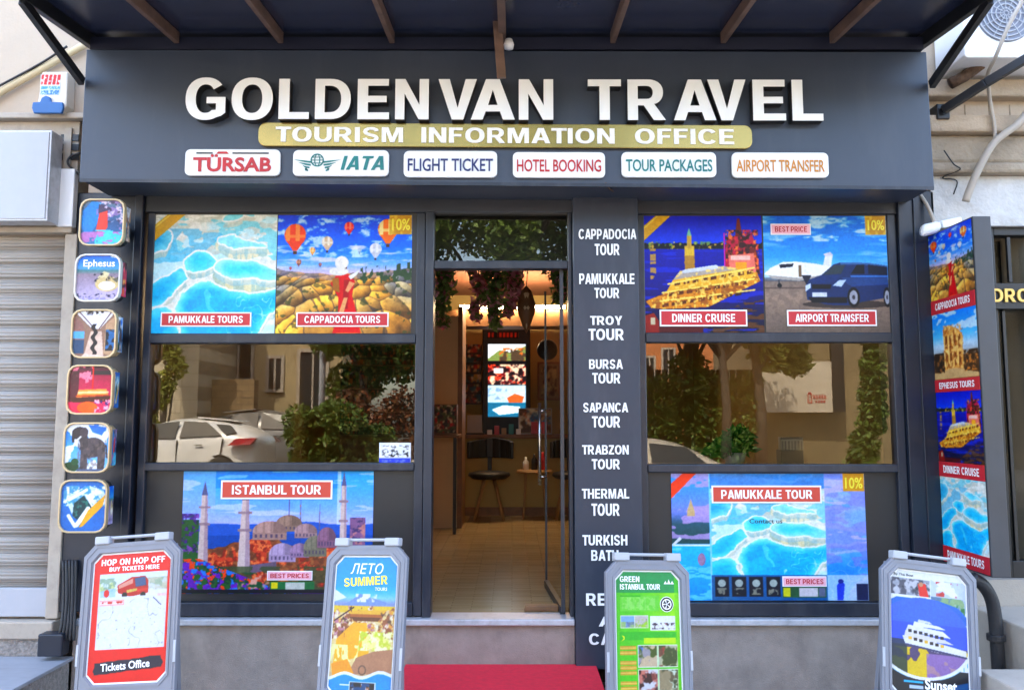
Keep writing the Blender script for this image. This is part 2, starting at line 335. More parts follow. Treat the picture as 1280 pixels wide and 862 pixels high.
    if ch == 'B': return .72, [[(0, 0), (.42, 0)] + _arc(.42, .28, .3, .28, -90, 70, 14)[1:] + _arc(.4, .74, .28, .26, -55, 90, 12) + [(0, 1)], [(t, .15), (.39, .15)] + _arc(.39, .285, .12, .135, -90, 90, 10)[1:] + [(t, .42)], [(t, .58), (.37, .58)] + _arc(.37, .715, .115, .135, -90, 90, 10)[1:] + [(t, .85)]]
    if ch == 'U': return .73, [[(0, 1)] + _arc(.365, .36, .365, .36, 180, 360, 20) + [(.73, 1), (.73 - t, 1)] + _arc(.365, .37, .365 - t, .37 - h, 360, 180, 16) + [(t, 1)]]
    if ch == 'S': return .7, [_stroke([(.12 + .0 * i, 0) for i in ()] + [(.09, .27), (.13, .17), (.22, .1), (.35, .08), (.48, .1), (.58, .18), (.6, .28), (.55, .38), (.43, .45), (.28, .51), (.16, .58), (.11, .7), (.14, .82), (.24, .9), (.36, .92), (.48, .9), (.57, .83), (.6, .74)], .18)]
def block_glyphs(body, extrude, space, shear=0.0):
    c = bpy.data.curves.new('lettering', 'CURVE'); c.dimensions = '2D'; c.fill_mode = 'BOTH'; c.extrude = .5 if extrude else 0; x = 0
    for ch in body:
        if ch == ' ': x += .36; continue
        w, polys = block(ch)
        for p in polys:
            sp = c.splines.new('POLY'); sp.points.add(len(p) - 1); sp.use_cyclic_u = True
            for k, (a, b) in enumerate(p): sp.points[k].co = (x + a + b * shear, b, 0, 1)
        x += w + .115 * space - (.07 if ch in 'AVTLY' else 0)
    return c
def glyphs(body, bold, extrude, space=1.0, shear=0.0):
    key = (body, bold, extrude, space, shear)
    if key not in TXT:
        blk = bold >= .028 and all(k in 'ABCDEFGHIKLMNOPRSTUVYZ ' for k in body)
        c = block_glyphs(body, extrude, space, shear) if blk else bpy.data.curves.new('lettering', 'FONT')
        if not blk: c.body = body; c.offset = bold; c.extrude = .5 if extrude else 0; c.space_character = space; c.resolution_u = 3; c.align_x = 'CENTER'; c.space_line = .95; c.shear = shear
        ob = bpy.data.objects.new('lettering', c)
        me = ob.to_mesh(); v = np.zeros(len(me.vertices) * 3, np.float32); me.vertices.foreach_get('co', v); v = v.reshape(-1, 3).copy()
        f = [tuple(p.vertices) for p in me.polygons]; nz = [p.normal.z for p in me.polygons]; ob.to_mesh_clear(); bpy.data.objects.remove(ob); bpy.data.curves.remove(c)
        mn, mxx = v.min(0), v.max(0); s = np.maximum(mxx - mn, 1e-6); v[:, :2] = (v[:, :2] - mn[:2]) / s[:2]
        if extrude: v[:, 2] += .5
        TXT[key] = (v, f, nz)
    return TXT[key]
def text(name, body, q, mats, parent, d0=.002, d1=None, bold=.02, space=1.0, shear=0.0, local=False):
    v, f, nz = glyphs(body, bold, d1 is not None, space, shear)
    pts = [tuple(q.t(float(a), float(b), d0 + (d1 - d0) * float(c) if d1 is not None else d0)) for a, b, c in v]
    me = bpy.data.meshes.new(name); me.from_pydata(pts, [], f)
    o = link(name, me, mats, parent, local=local)
    if isinstance(mats, (list, tuple)): me.polygons.foreach_set('material_index', [0 if z > .5 else 1 for z in nz])
    return o
# ------------------------------------------------------------------ printed pictures (coloured point grids)
RNG = np.random.default_rng(11)
def vnoise(X, Y, seed=0):
    rs = np.random.default_rng(seed); L = rs.random((64, 64)); xi = np.floor(X).astype(int); yi = np.floor(Y).astype(int)
    fx, fy = X - xi, Y - yi; fx = fx * fx * (3 - 2 * fx); fy = fy * fy * (3 - 2 * fy); g = lambda a, b: L[b % 64, a % 64]
    return (g(xi, yi) * (1 - fx) + g(xi + 1, yi) * fx) * (1 - fy) + (g(xi, yi + 1) * (1 - fx) + g(xi + 1, yi + 1) * fx) * fy
def fbm(X, Y, oct=4, seed=0):
    o = 0; a = .5; t = 0
    for i in range(oct): o = o + a * vnoise(X * 2 ** i + 7 * i, Y * 2 ** i + 3 * i, seed + i); t += a; a *= .55
    return o / t
def cells(X, Y, seed=0):
    rs = np.random.default_rng(seed); L = rs.random((32, 32, 3)); xi = np.floor(X).astype(int); yi = np.floor(Y).astype(int)
    d1 = np.full(X.shape, 9.); d2 = np.full(X.shape, 9.); DX = np.zeros(X.shape); DY = np.zeros(X.shape); idv = np.zeros(X.shape)
    for i in (-1, 0, 1):
        for j in (-1, 0, 1):
            c = L[(yi + j) % 32, (xi + i) % 32]; d = np.hypot(X - xi - i - c[..., 0], Y - yi - j - c[..., 1])
            n = d < d1; DX = np.where(n, X - xi - i - c[..., 0], DX); DY = np.where(n, Y - yi - j - c[..., 1], DY); d2 = np.where(n, d1, np.minimum(d2, d)); idv = np.where(n, c[..., 2], idv); d1 = np.minimum(d1, d)
    return d1, d2 - d1, idv, DX, DY
class Cv:
    def __init__(s, w, h, c=(1, 1, 1)):
        s.w, s.h = w, h; s.Y, s.X = np.mgrid[0:1:h * 1j, 0:1:w * 1j]; s.c = np.zeros((h, w, 3)) + np.array(c); s.asp = w / h
    def mix(s, m, c, a=1.0):
        m = (np.asarray(m, float) * a)[..., None]; s.c = s.c * (1 - m) + np.asarray(c, float) * m; return s
    def grad(s, stops, x0=0, x1=1, y0=0, y1=1):
        k = (s.X >= x0) & (s.X <= x1) & (s.Y >= y0) & (s.Y <= y1); t = [a for a, _ in stops]
        g = np.stack([np.interp(s.Y, t, [c[i] for _, c in stops]) for i in range(3)], -1); s.c = np.where(k[..., None], g, s.c); return s
    def rect(s, x0, y0, x1, y1, c, a=1): return s.mix((s.X >= x0) & (s.X < x1) & (s.Y >= y0) & (s.Y < y1), c, a)
    def ell(s, cx, cyy, rx, ry, c, a=1): return s.mix(((s.X - cx) / rx) ** 2 + ((s.Y - cyy) / ry) ** 2 < 1, c, a)
    def pm(s, pts):
        r = np.zeros(s.X.shape, bool); n = len(pts)
        for i in range(n):
            (x0, y0), (x1, y1) = pts[i], pts[(i + 1) % n]
            if y0 == y1: continue
            r ^= ((y0 > s.Y) != (y1 > s.Y)) & (s.X < (x1 - x0) * (s.Y - y0) / (y1 - y0) + x0)
        return r
    def poly(s, pts, c, a=1): return s.mix(s.pm(pts), c, a)
    def line(s, x0, y0, x1, y1, w, c, a=1):
        dx, dy = x1 - x0, y1 - y0; L = dx * dx + dy * dy + 1e-9; t = np.clip(((s.X - x0) * dx + (s.Y - y0) * dy) / L, 0, 1)
        return s.mix(np.hypot(s.X - x0 - t * dx, (s.Y - y0 - t * dy) / s.asp) < w, c, a)
    def n(s, sx, sy=None, oct=4, seed=0): return fbm(s.X * sx, s.Y * (sy or sx / s.asp), oct, seed)
    def speck(s, x0, y0, x1, y1, cols, sx=30, seed=3, th=.55, a=1.0):
        k = (s.X >= x0) & (s.X < x1) & (s.Y >= y0) & (s.Y < y1)
        for i, c in enumerate(cols): s.mix(k * np.clip((s.n(sx, None, 3, seed + 17 * i) - th) * 9 + .4, 0, 1), c, a)
        return s
    def paste(s, o, x0, y0, x1, y1, shear=0.0):
        k = (s.X >= x0) & (s.X < x1) & (s.Y >= y0) & (s.Y < y1)
        u = ((s.X - x0) / (x1 - x0) * (o.w - 1)).clip(0, o.w - 1).astype(int); v = ((s.Y - y0) / (y1 - y0) * (o.h - 1)).clip(0, o.h - 1).astype(int)
        s.c = np.where(k[..., None], o.c[v, u], s.c); return s
def put(name, cv, q, m, parent=None, d=0.0, local=False, shape=None, grain=.07, gain=.78):
    "print the canvas on quad q: one grid of coloured points"
    w, h = cv.w, cv.h; i = np.arange(w * h).reshape(h, w)
    a = (np.arange(w) / (w - 1))[None, :, None]; b = (1 - np.arange(h) / (h - 1))[:, None, None]
    O = np.array(q.O + q.N * d); co_ = (O + a * np.array(q.U) + b * np.array(q.V)).reshape(-1, 3)
    f = np.stack([i[1:, :-1], i[1:, 1:], i[:-1, 1:], i[:-1, :-1]], -1).reshape(-1, 4)
    if shape is not None:
        f = f[shape(cv.X, cv.Y).reshape(-1)[f].all(1)]
    me = bpy.data.meshes.new(name); me.vertices.add(len(co_)); me.vertices.foreach_set('co', co_.astype(np.float32).ravel())
    me.loops.add(f.size); me.loops.foreach_set('vertex_index', f.astype(np.int32).ravel()); me.polygons.add(len(f))
    me.polygons.foreach_set('loop_start', (np.arange(len(f)) * 4).astype(np.int32)); me.update(calc_edges=True)
    c = cv.c
    sf = np.stack([blur(c[..., k], 1) for k in range(3)], -1); c = .25 * c + .75 * sf
    g1 = fbm(cv.X * w / 5, cv.Y * h / 5, 3, w) - .5; g2 = fbm(cv.X * 6, cv.Y * 6 / cv.asp, 3, h + 1) - .5; g3 = fbm(cv.X * w / 2.2 + 5, cv.Y * h / 2.2, 2, 8) - .5
    c = c * (1 + grain * 2 * (1.1 * g1 + .7 * g2 + .8 * g3))[..., None]; lu = c.mean(-1, keepdims=True); c = lu + (c - lu) * 1.25
    c = c.clip(0, 1); c = .6 * c + .4 * c * c * (3 - 2 * c); c = np.where(c <= .04045, c / 12.92, ((c + .055) / 1.055) ** 2.4) * gain
    at = me.color_attributes.new('ink', 'FLOAT_COLOR', 'POINT'); at.data.foreach_set('color', np.concatenate([c.reshape(-1, 3), np.ones((w * h, 1))], 1).astype(np.float32).ravel())
    return link(name, me, m, parent, local=local)
def smooth(p, n=3):
    for _ in range(n):
        o = []
        for i in range(len(p)):
            a, b = p[i], p[(i + 1) % len(p)]; o += [(a[0] * .75 + b[0] * .25, a[1] * .75 + b[1] * .25), (a[0] * .25 + b[0] * .75, a[1] * .25 + b[1] * .75)]
        p = o
    return p
def blur(m, k):
    m = np.asarray(m, float)
    for ax in (0, 1):
        p = np.pad(m, [(k + 1, k) if a == ax else (0, 0) for a in (0, 1)], 'edge').cumsum(ax); n = m.shape[ax]
        m = (np.take(p, range(2 * k + 1, 2 * k + 1 + n), ax) - np.take(p, range(n), ax)) / (2 * k + 1)
    return m
def terraces(w, h, k=7.0, seed=5):
    c = Cv(w, h, (.93, .92, .87)); X0, Y0 = c.X.copy(), c.Y.copy(); wx, wy = (fbm(X0 * 6, Y0 * 6, 5, seed) - .5) * .14, (fbm(X0 * 6 + 9, Y0 * 6, 5, seed + 1) - .5) * .11
    st = fbm(X0 * 34, Y0 * 4, 3, seed + 3); de = fbm(X0 * 30, Y0 * 30, 3, seed + 4); c.c = c.c + ((de - .5) * .3)[..., None]; c.mix(st > .55, (.82, .86, .82), .5); c.mix(np.clip((fbm(X0 * 6, Y0 * 9, 3, seed + 20) - .5) * 6, 0, 1), (.72, .9, .94), .75)
    c.mix((c.Y < .34) & (fbm(X0 * 8, Y0 * 22, 4, seed + 6) > .52), (.76, .76, .7), .7); c.mix((c.Y < .4) & (fbm(X0 * 5, Y0 * 12, 4, seed + 7) > .58), (.5, .8, .86), .8); c.mix((c.X + c.Y < .75) & (c.Y > .12) & (fbm(X0 * 6, Y0 * 9, 3, seed + 8) > .5), (.35, .68, .84), .65)
    c.X, c.Y = X0 + wx, Y0 + wy
    W_ = smooth([(.5, .46), (.7, .53), (1.05, .5), (1.05, .6), (.78, .66), (.68, .68), (.5, .6)]); c.poly(W_, (.86, .83, .68)); c.mix(c.pm(W_) & (st > .5), (.62, .72, .68), .7)
    W_ = smooth([(.5, .2), (.9, .28), (.92, .38), (.7, .4), (.5, .3)]); c.poly(W_, (.88, .85, .72)); c.mix(c.pm(W_) & (st > .52), (.6, .74, .74), .7)
    for p, a, b in (([(.52, .2), (.6, .16), (.85, .24), (.92, .29), (.7, .27), (.56, .25)], (.3, .78, .93), (.62, .9, .95)), ([(.26, .39), (.36, .29), (.47, .32), (.52, .43), (.42, .48), (.31, .44)], (.12, .68, .9), (.5, .87, .95)), ([(.48, .42), (.62, .35), (.8, .41), (1.06, .49), (1.06, .53), (.72, .57), (.53, .51)], (.2, .74, .92), (.66, .92, .96)), ([(-.1, .68), (.12, .54), (.27, .42), (.36, .5), (.25, .6), (.2, .73), (-.1, .82)], (.13, .66, .88), (.45, .84, .93)), ([(-.1, .88), (.15, .76), (.24, .8), (.3, 1.1), (-.1, 1.1)], (.15, .7, .9), (.5, .88, .95)), ([(.23, .78), (.28, .63), (.45, .55), (.54, .6), (.68, .7), (1.06, .6), (1.06, .74), (.92, .86), (.84, 1.12), (.3, 1.12), (.3, .92)], (.1, .66, .89), (.58, .9, .96)), ([(.55, .04), (.66, -.02), (.74, .03), (.6, .08)], (.4, .75, .85), (.55, .85, .9)), ([(-.05, .12), (.08, .06), (.22, .18), (.12, .3), (-.05, .42)], (.25, .64, .8), (.5, .8, .88))):
        m = c.pm(smooth(p)); dn = np.zeros_like(m); k_ = max(2, h // 16); dn[k_:] = m[:-k_]; wl = dn & ~m; fl_ = blur(m, k_); c.mix(wl, (.9, .88, .78)); c.mix(wl & (st > .5), (.68, .78, .76), .75); c.mix(wl * np.clip(.6 - fl_, 0, 1), (.5, .66, .7), .8); e = blur(m, max(3, w // 13)); r_ = blur(m, max(1, w // 70)); c.mix((r_ > .08) & ~m, (.97, .97, .93)); t = np.clip(e * 1.9 - .85, 0, 1)[..., None]; col = np.array(b) * (1 - t) + np.array(a) * t + ((fbm(X0 * 12, Y0 * 20, 3, seed + 12) - .5) * .2)[..., None]; c.c = np.where(m[..., None], col, c.c)
    c.mix(c.pm(smooth([(.42, .66), (.46, .62), (.5, .78), (.56, .92), (.48, .84)])), (.6, .88, .92), .5); c.mix((c.X > .6) & (c.Y > .7) & (np.abs(fbm(X0 * 14, Y0 * 16, 2, 5) - .5) < .03), (.75, .93, .95), .7); c.X, c.Y = X0, Y0; return c
def gold_ribbon(c, k=.18): c.poly([(0, k * .55), (0, k * 1.2), (k * 1.25, 0), (k * .62, 0)], (.8, .62, .2)); c.poly([(0, k * .62), (0, k * .7), (k * .75, 0), (k * .68, 0)], (.93, .8, .42)); return c
def gold_badge(c): c.rect(.83, 0, 1, .165, (.72, .55, .16)); c.speck(.83, 0, 1, .165, [(.86, .72, .34)], 25, 4, .56, .7); return c
def balloon(c, x, y, r, c1, c2):
    a = c.asp; k = ((c.X - x) / r) ** 2 + ((c.Y - y) / (r * a)) ** 2 < 1; c.mix(k, c1); c.mix(k & (np.sin((c.X - x) / r * 7) > .2), c2); c.mix(k & (np.abs(c.Y - y - .1 * r * a) < .14 * r * a), c2, .8)
    c.poly([(x - .8 * r, y + .55 * r * a), (x + .8 * r, y + .55 * r * a), (x + .2 * r, y + 1.4 * r * a), (x - .2 * r, y + 1.4 * r * a)], c1)
    c.rect(x - .18 * r, y + 1.45 * r * a, x + .18 * r, y + 1.75 * r * a, (.3, .18, .1))
def balloon_valley(w, h, woman=True):
    c = Cv(w, h); c.grad([(0, (.03, .28, .78)), (.3, (.12, .47, .92)), (.42, (.5, .68, .95)), (.5, (.86, .76, .88))])
    c.mix(np.clip((c.n(12, 20, 5, 3) - .55) * 8, 0, 1) * (c.Y < .36), (.85, .92, 1), .8); c.mix(np.clip((c.n(5, 26, 4, 8) - .53) * 8, 0, 1) * (c.Y > .26) * (c.Y < .47), (.9, .86, .95), .75)
    hz = .48 + .05 * c.n(6, 1, 3, 2) - .09 * np.abs(c.X - .4); g = c.Y > hz
    pz = .5 / (.35 + np.clip(c.Y - .45, 0, 1)); wob = c.n(6, 6, 3, 21) * .5; d1, e, i, dx, dy = cells((c.X - .5) * 9 * pz + 9 + wob, np.clip(c.Y - .45, 0, 1) * 20 * pz + wob + .25 * np.sin(c.X * 9), 4)
    pick = np.clip(.45 * i + .75 * c.n(3, 3, 2, 31) + .35 * (c.Y - .7), 0, 1); sh = np.clip(.98 - .75 * dy - .45 * dx, .45, 1.35) * (.75 + .5 * c.n(22, 22, 3, 6))
    base = np.stack([np.interp(pick, [0, .35, .5, .62, .8, 1], v) for v in ((.3, .47, .6, .7, .86, .92), (.32, .46, .54, .56, .62, .66), (.4, .46, .42, .36, .3, .32))], -1) * sh[..., None]
    c.c = np.where(g[..., None], base, c.c); c.mix(g & (e < .035 + .03 * c.n(12, 12, 2, 3)), (.2, .19, .22), .6); c.mix(g & (c.n(20, 20, 3, 14) > .66), (.24, .28, .16), .7); c.mix(g & (c.Y < hz + .05), (.6, .55, .62), .5)
    c.mix((c.X > .62) & (c.Y > hz - .05 * (c.n(40, 1, 1, 5) > .5)) & (c.Y < hz + .1) & (c.n(40, 30, 2, 6) > .5), (.22, .3, .2))
    for x, y, r, a, b in ((.13, .17, .08, (.86, .3, .12), (.95, .55, .3)), (.37, .23, .042, (.8, .7, .6), (.93, .88, .8)), (.53, .1, .036, (.85, .15, .15), (.95, .5, .4)), (.73, .29, .045, (.75, .76, .8), (.9, .9, .92)), (.82, .12, .075, (.92, .45, .1), (.98, .85, .6)), (.26, .3, .022, (.9, .6, .3), (.95, .8, .6)), (.16, .4, .02, (.5, .35, .3), (.8, .6, .5)), (.61, .3, .015, (.5, .6, .7), (.8, .85, .9)), (.1, .45, .01, (.6, .3, .3), (.7, .5, .4)), (.32, .42, .012, (.4, .3, .4), (.7, .5, .4))): balloon(c, x, y, r, a, b)
    if woman:
        c.poly([(.4, .58), (.45, .5), (.53, .5), (.58, .56), (.56, .68), (.6, .84), (.63, 1), (.42, 1), (.46, .84), (.46, .7)], (.75, .08, .1)); c.poly([(.5, .55), (.54, .55), (.53, .8), (.49, .8)], (.5, .03, .06), .7)
        c.poly([(.41, .54), (.46, .53), (.47, .66), (.42, .64)], (.58, .4, .12)); c.poly([(.5, .7), (.53, .7), (.5, .84), (.46, .84)], (.85, .62, .45)); c.poly([(.54, .56), (.58, .58), (.53, .66), (.51, .64)], (.85, .6, .45))
        c.ell(.49, .44, .03, .05, (.28, .16, .1)); c.ell(.48, .405, .05, .055, (.93, .9, .86)); c.ell(.46, .48, .07, .035, (.9, .88, .84)); c.poly([(.53, .52), (.61, .47), (.6, .5), (.55, .55)], (.9, .9, .88))
    return c
def yacht_night(w, h):
    c = Cv(w, h); c.grad([(0, (.01, .12, .62)), (.24, (.05, .3, .82)), (.3, (.02, .1, .55)), (.6, (.02, .06, .45)), (1, (.01, .02, .14))])
    c.mix((c.Y > .22 + .03 * c.n(30, 1, 2, 3)) & (c.Y < .285), (.05, .07, .12)); c.speck(0, .22, 1, .29, [(.9, .75, .3), (.5, .6, .3)], 40, 5, .62, .8)
    c.mix((c.n(4, 40, 2, 7) > .62) & (c.Y > .3), (.1, .25, .75), .6)
    c.rect(.36, .26, .44, .34, (.85, .7, .3)); c.rect(.38, .16, .42, .28, (.75, .62, .3)); c.poly([(.38, .17), (.4, .1), (.42, .17)], (.5, .7, .6)); c.mix((np.abs(c.X - .4) < .035 + .02 * c.n(3, 30, 2, 2)) & (c.Y > .34) & (c.Y < .47), (.8, .6, .15), .8)
    c.mix((np.abs(c.X - .1) < .025) & (c.Y > .28) & (c.Y < .55) & (c.n(6, 50, 2, 1) > .42), (.75, .6, .3), .85)
    c.poly([(.69, .35), (.71, .2), (.78, .17), (.8, .02), (.82, .02), (.84, .17), (.92, .2), (.96, .33), (.98, .5), (.7, .5)], (.42, .16, .12)); c.speck(.7, .12, .97, .5, [(.95, .5, .25), (.7, .12, .3), (.2, .1, .1)], 34, 9, .55, .9)
    c.poly([(.72, .34), (.93, .32), (.95, .5), (.73, .5)], (.9, .5, .45)); c.rect(.74, .34, .9, .38, (.98, .75, .7)); c.rect(.78, .4, .87, .52, (.96, .62, .2)); c.line(.69, .15, .69, .45, .006, (.75, .1, .6))
    c.poly([(.03, .73), (.2, .66), (.95, .48), (.98, .56), (.55, .78), (.2, .8), (.08, .79)], (.78, .52, .16)); c.poly([(.2, .66), (.26, .55), (.8, .46), (.95, .49), (.9, .54)], (.88, .66, .26)); c.poly([(.26, .55), (.32, .47), (.68, .43), (.8, .46)], (.68, .64, .6)); c.poly([(.3, .5), (.36, .46), (.62, .42), (.66, .45)], (.82, .84, .88))
    for k in range(3):
        y0 = .51 + .075 * k
        for j in range(9):
            x = .27 + .075 * j - .05 * k; yy = y0 + .03 - (x - .27) * .16 + .03 * k * .3; c.poly([(x, yy + .03), (x + .05, yy + .02), (x + .05, yy + .05), (x, yy + .06)], (.28, .15, .03), .85)
        c.line(.22 - .05 * k, y0 + .075, .93, y0 - .065 + .02 * k, .006, (1, .86, .5))
    c.mix(c.pm([(.03, .73), (.2, .66), (.26, .55), (.32, .47), (.68, .43), (.95, .48), (.98, .56), (.55, .78), (.2, .8), (.08, .79)]) & (c.n(46, None, 2, 21) > .62), (1, .84, .5), .8); c.mix(c.pm([(.03, .73), (.2, .66), (.95, .52), (.98, .56), (.55, .78), (.2, .8), (.08, .79)]) & (c.n(30, 44, 2, 23) > .6), (.5, .3, .08), .7); c.mix((c.n(8, 40, 3, 8) > .5) & (c.Y > .72) & (c.Y > 1.25 - .62 * c.X) & (c.X > .3), (.55, .35, .06), .6)
    c.poly([(0, .86), (.1, .83), (.14, .9), (.14, 1), (0, 1)], (.5, .12, .08)); c.rect(.07, .87, .11, .93, (.75, .7, .6)); c.rect(.14, .94, .5, 1, (.3, .05, .08))
    return c
def jet_and_van(w, h):
    c = Cv(w, h); c.grad([(0, (.08, .42, .8)), (.35, (.25, .6, .92)), (.54, (.72, .84, .94)), (.56, (.5, .45, .42)), (.7, (.58, .51, .46)), (1, (.4, .36, .33))])
    c.mix(np.clip((c.n(9, 22, 4, 6) - .55) * 7, 0, 1) * (c.Y < .22), (.85, .94, 1), .8); c.mix(np.clip((c.n(3, 18, 3, 9) - .56) * 6, 0, 1) * (c.Y < .4), (.7, .86, .98), .55); c.mix((c.n(24, 24, 3, 2) > .55) & (c.Y > .56), (.45, .4, .37), .5)
    c.rect(0, .53, 1, .565, (.34, .36, .4), .7)
    c.poly([(.47, .46), (.5, .33), (.56, .33), (.53, .5)], (.9, .9, .92)); c.poly([(.48, .33), (.54, .31), (.56, .34), (.5, .35)], (.8, .8, .85)); c.poly([(.0, .5), (.05, .45), (.15, .4), (.26, .395), (.4, .41), (.55, .44), (.53, .5), (.3, .535), (.05, .53)], (1, 1, .98)); c.poly([(.02, .51), (.3, .535), (.53, .5), (.5, .52), (.28, .56), (.06, .54)], (.66, .64, .62)); c.poly([(.12, .42), (.24, .41), (.23, .44), (.13, .45)], (.1, .13, .2)); c.mix((np.abs(c.X - .29) < .012) & (np.abs(c.Y - .475) < .05), (.45, .38, .3)); c.poly([(.3, .51), (.38, .51), (.34, .6)], (.12, .14, .2))
    c.rect(.11, .55, .125, .6, (.3, .3, .32)); c.ell(.12, .6, .018, .02, (.08, .08, .09)); c.rect(0, .615, .35, .63, (.35, .3, .28), .7)
    c.mix(((c.X - .66) / .36) ** 2 + ((c.Y - .76) / .035) ** 2 < 1, (.2, .17, .16), .8)
    c.poly([(.33, .6), (.36, .55), (.46, .51), (.56, .42), (.62, .4), (.85, .405), (1, .43), (1, .7), (.78, .74), (.68, .77), (.5, .765), (.34, .72)], (.09, .2, .36)); c.poly([(.62, .53), (1, .53), (1, .585), (.68, .6)], (.16, .3, .48), .8); c.poly([(.62, .4), (.85, .405), (1, .43), (1, .445), (.8, .42), (.62, .42)], (.3, .45, .62), .8); c.poly([(.47, .51), (.57, .425), (.66, .42), (.62, .5)], (.2, .25, .28)); c.poly([(.36, .55), (.46, .515), (.62, .51), (.56, .57), (.4, .585)], (.1, .22, .4)); c.poly([(.7, .5), (.75, .42), (.81, .42), (.81, .5)], (.02, .05, .1)); c.poly([(.84, .42), (.99, .44), (.99, .51), (.84, .5)], (.03, .09, .18)); c.line(.7, .52, 1, .52, .005, (.3, .5, .75)); c.line(.7, .6, 1, .585, .005, (.14, .28, .48))
    c.poly([(.33, .6), (.37, .58), (.37, .62), (.33, .65)], (.8, .86, .95)); c.poly([(.55, .6), (.6, .555), (.66, .55), (.62, .61)], (.75, .82, .92)); c.poly([(.38, .59), (.54, .59), (.53, .63), (.38, .63)], (.02, .03, .06)); c.rect(.38, .66, .5, .695, (.82, .84, .88)); c.poly([(.35, .7), (.66, .7), (.66, .75), (.38, .745)], (.02, .03, .06))
    for x, r in ((.715, .05), (.985, .03)): c.ell(x, .7, r, .085, (.02, .02, .03)); c.ell(x, .7, r * .68, .06, (.62, .63, .67)); c.ell(x, .7, r * .25, .02, (.25, .25, .28))
    return c
def minaret(c, x, y0, y1, w0, col=(.78, .7, .68)):
    c.poly([(x - w0, y1), (x + w0, y1), (x + w0 * .55, y0 + .12), (x - w0 * .55, y0 + .12)], col); c.poly([(x - w0 * .6, y0 + .12), (x, y0), (x + w0 * .6, y0 + .12)], (.36, .36, .48))
    for k in (.3, .5): yy = y0 + (y1 - y0) * k; c.rect(x - w0 * 1.1, yy, x + w0 * 1.1, yy + .02, (.58, .5, .52))
    c.poly([(x + w0 * .15, y1), (x + w0, y1), (x + w0 * .55, y0 + .12), (x + w0 * .1, y0 + .12)], (.5, .42, .5), .5)
def domes(w, h):
    c = Cv(w, h); c.grad([(0, (.2, .62, .95)), (.3, (.5, .66, .98)), (.45, (.72, .72, .96)), (1, (.4, .4, .5))]); c.mix(c.X < .17, (.62, .7, .98), .5); c.rect(.17, 0, .82, .14, (.05, .52, .9)); c.mix((c.X > .81) & (c.X < .83), (.8, .85, 1), .7)
    c.mix((c.n(4, 20, 3, 2) > .6) & (c.Y < .4), (.85, .85, 1), .5)
    c.mix((c.Y > .4 + .06 * c.n(5, 1, 3, 4)) & (c.Y < .75), (.16, .36, .66)); c.mix((c.Y > .5 + .04 * c.n(7, 1, 2, 5)) & (c.Y < .75), (.06, .3, .56), .9)
    red = (c.Y > .58 + .1 * c.n(9, 6, 3, 7) - .08 * np.exp(-((c.X - .42) / .15) ** 2)); c.mix(red, (.72, .3, .2)); c.mix(red & (c.n(46, None, 4, 8) > .5), (.45, .16, .12), .8); c.mix(red & (c.n(54, None, 4, 18) > .57), (.9, .52, .34), .8); c.mix(red & (c.n(12, None, 4, 19) > .58), (.35, .3, .2), .6)
    minaret(c, .115, .08, .77, .028); minaret(c, .33, .12, .83, .034); minaret(c, .845, .0, .8, .022); minaret(c, .62, .18, .5, .004, (.4, .4, .5)); minaret(c, .72, .22, .6, .003, (.4, .4, .5))
    for x, y, rx, ry, col in ((.56, .44, .07, .08, (.6, .5, .45)), (.46, .5, .09, .09, (.68, .56, .53)), (.65, .5, .06, .07, (.66, .55, .56)), (.53, .68, .07, .09, (.7, .62, .72)), (.62, .66, .05, .07, (.62, .52, .62)), (.7, .63, .06, .1, (.5, .48, .42)), (.76, .56, .05, .1, (.55, .42, .5))):
        k = (((c.X - x) / rx) ** 2 + ((c.Y - y) / ry) ** 2 < 1) & (c.Y < y + .1 * ry); c.mix(k, col); c.mix(k & (c.X > x + .2 * rx), tuple(v * .72 for v in col), .8); c.mix(k & (np.sin((c.X - x) / rx * 14) > .7), tuple(v * .8 for v in col), .6); c.rect(x - rx, y + .08 * ry, x + rx, y + ry * .7, tuple(v * .9 for v in col))
        for j in range(6): c.rect(x - rx + rx * (.15 + .3 * j), y + .2 * ry, x - rx + rx * (.27 + .3 * j), y + .5 * ry, (.3, .26, .36), .8)
    c.line(.56, .24, .56, .37, .003, (.35, .3, .4)); c.poly([(.36, .77), (.5, .74), (.5, .8), (.36, .84)], (.42, .36, .42))
    c.mix((c.Y > .78) & (c.n(15, 15, 3, 3) > .4), (.25, .3, .2), .8); fl = (c.Y > .72 + .25 * np.clip((c.X - .1) * 2.4, 0, 1)) | ((c.X < .09) & (c.Y > .4)); c.mix(fl, (.1, .25, .2)); c.speck(0, .35, .09, .8, [(.15, .4, .25), (.5, .3, .6), (.3, .15, .45)], 44, 2, .52, .9) if True else 0
    c.mix(fl & (c.n(40, None, 3, 44) > .5), (.16, .34, .18)); c.mix(fl & (c.Y > .72) & (c.n(44, None, 3, 41) > .56), (.85, .3, .12)); c.mix(fl & (c.Y > .74) & (c.n(40, None, 3, 42) > .6), (.2, .45, .75)); c.mix(fl & (c.Y > .75) & (c.n(40, None, 3, 43) > .6), (.4, .15, .6)); c.mix((c.X > .88) & (c.X < .96) & (c.Y > .38) & (c.Y < .62), (.5, .38, .5)); c.speck(.88, .38, .96, .6, [(.3, .25, .4), (.7, .5, .5)], 40, 2, .55)
    c.rect(0, .965, 1, 1, (.08, .09, .13)); c.rect(.47, .9, .7, .965, (.15, .4, .25)); c.rect(.475, .91, .51, .96, (.8, .75, .15)); c.rect(.55, .91, .65, .965, (.75, .76, .72)); c.speck(.3, .83, .47, .96, [(.8, .6, .55), (.12, .3, .2)], 24, 8, .55)
    return c
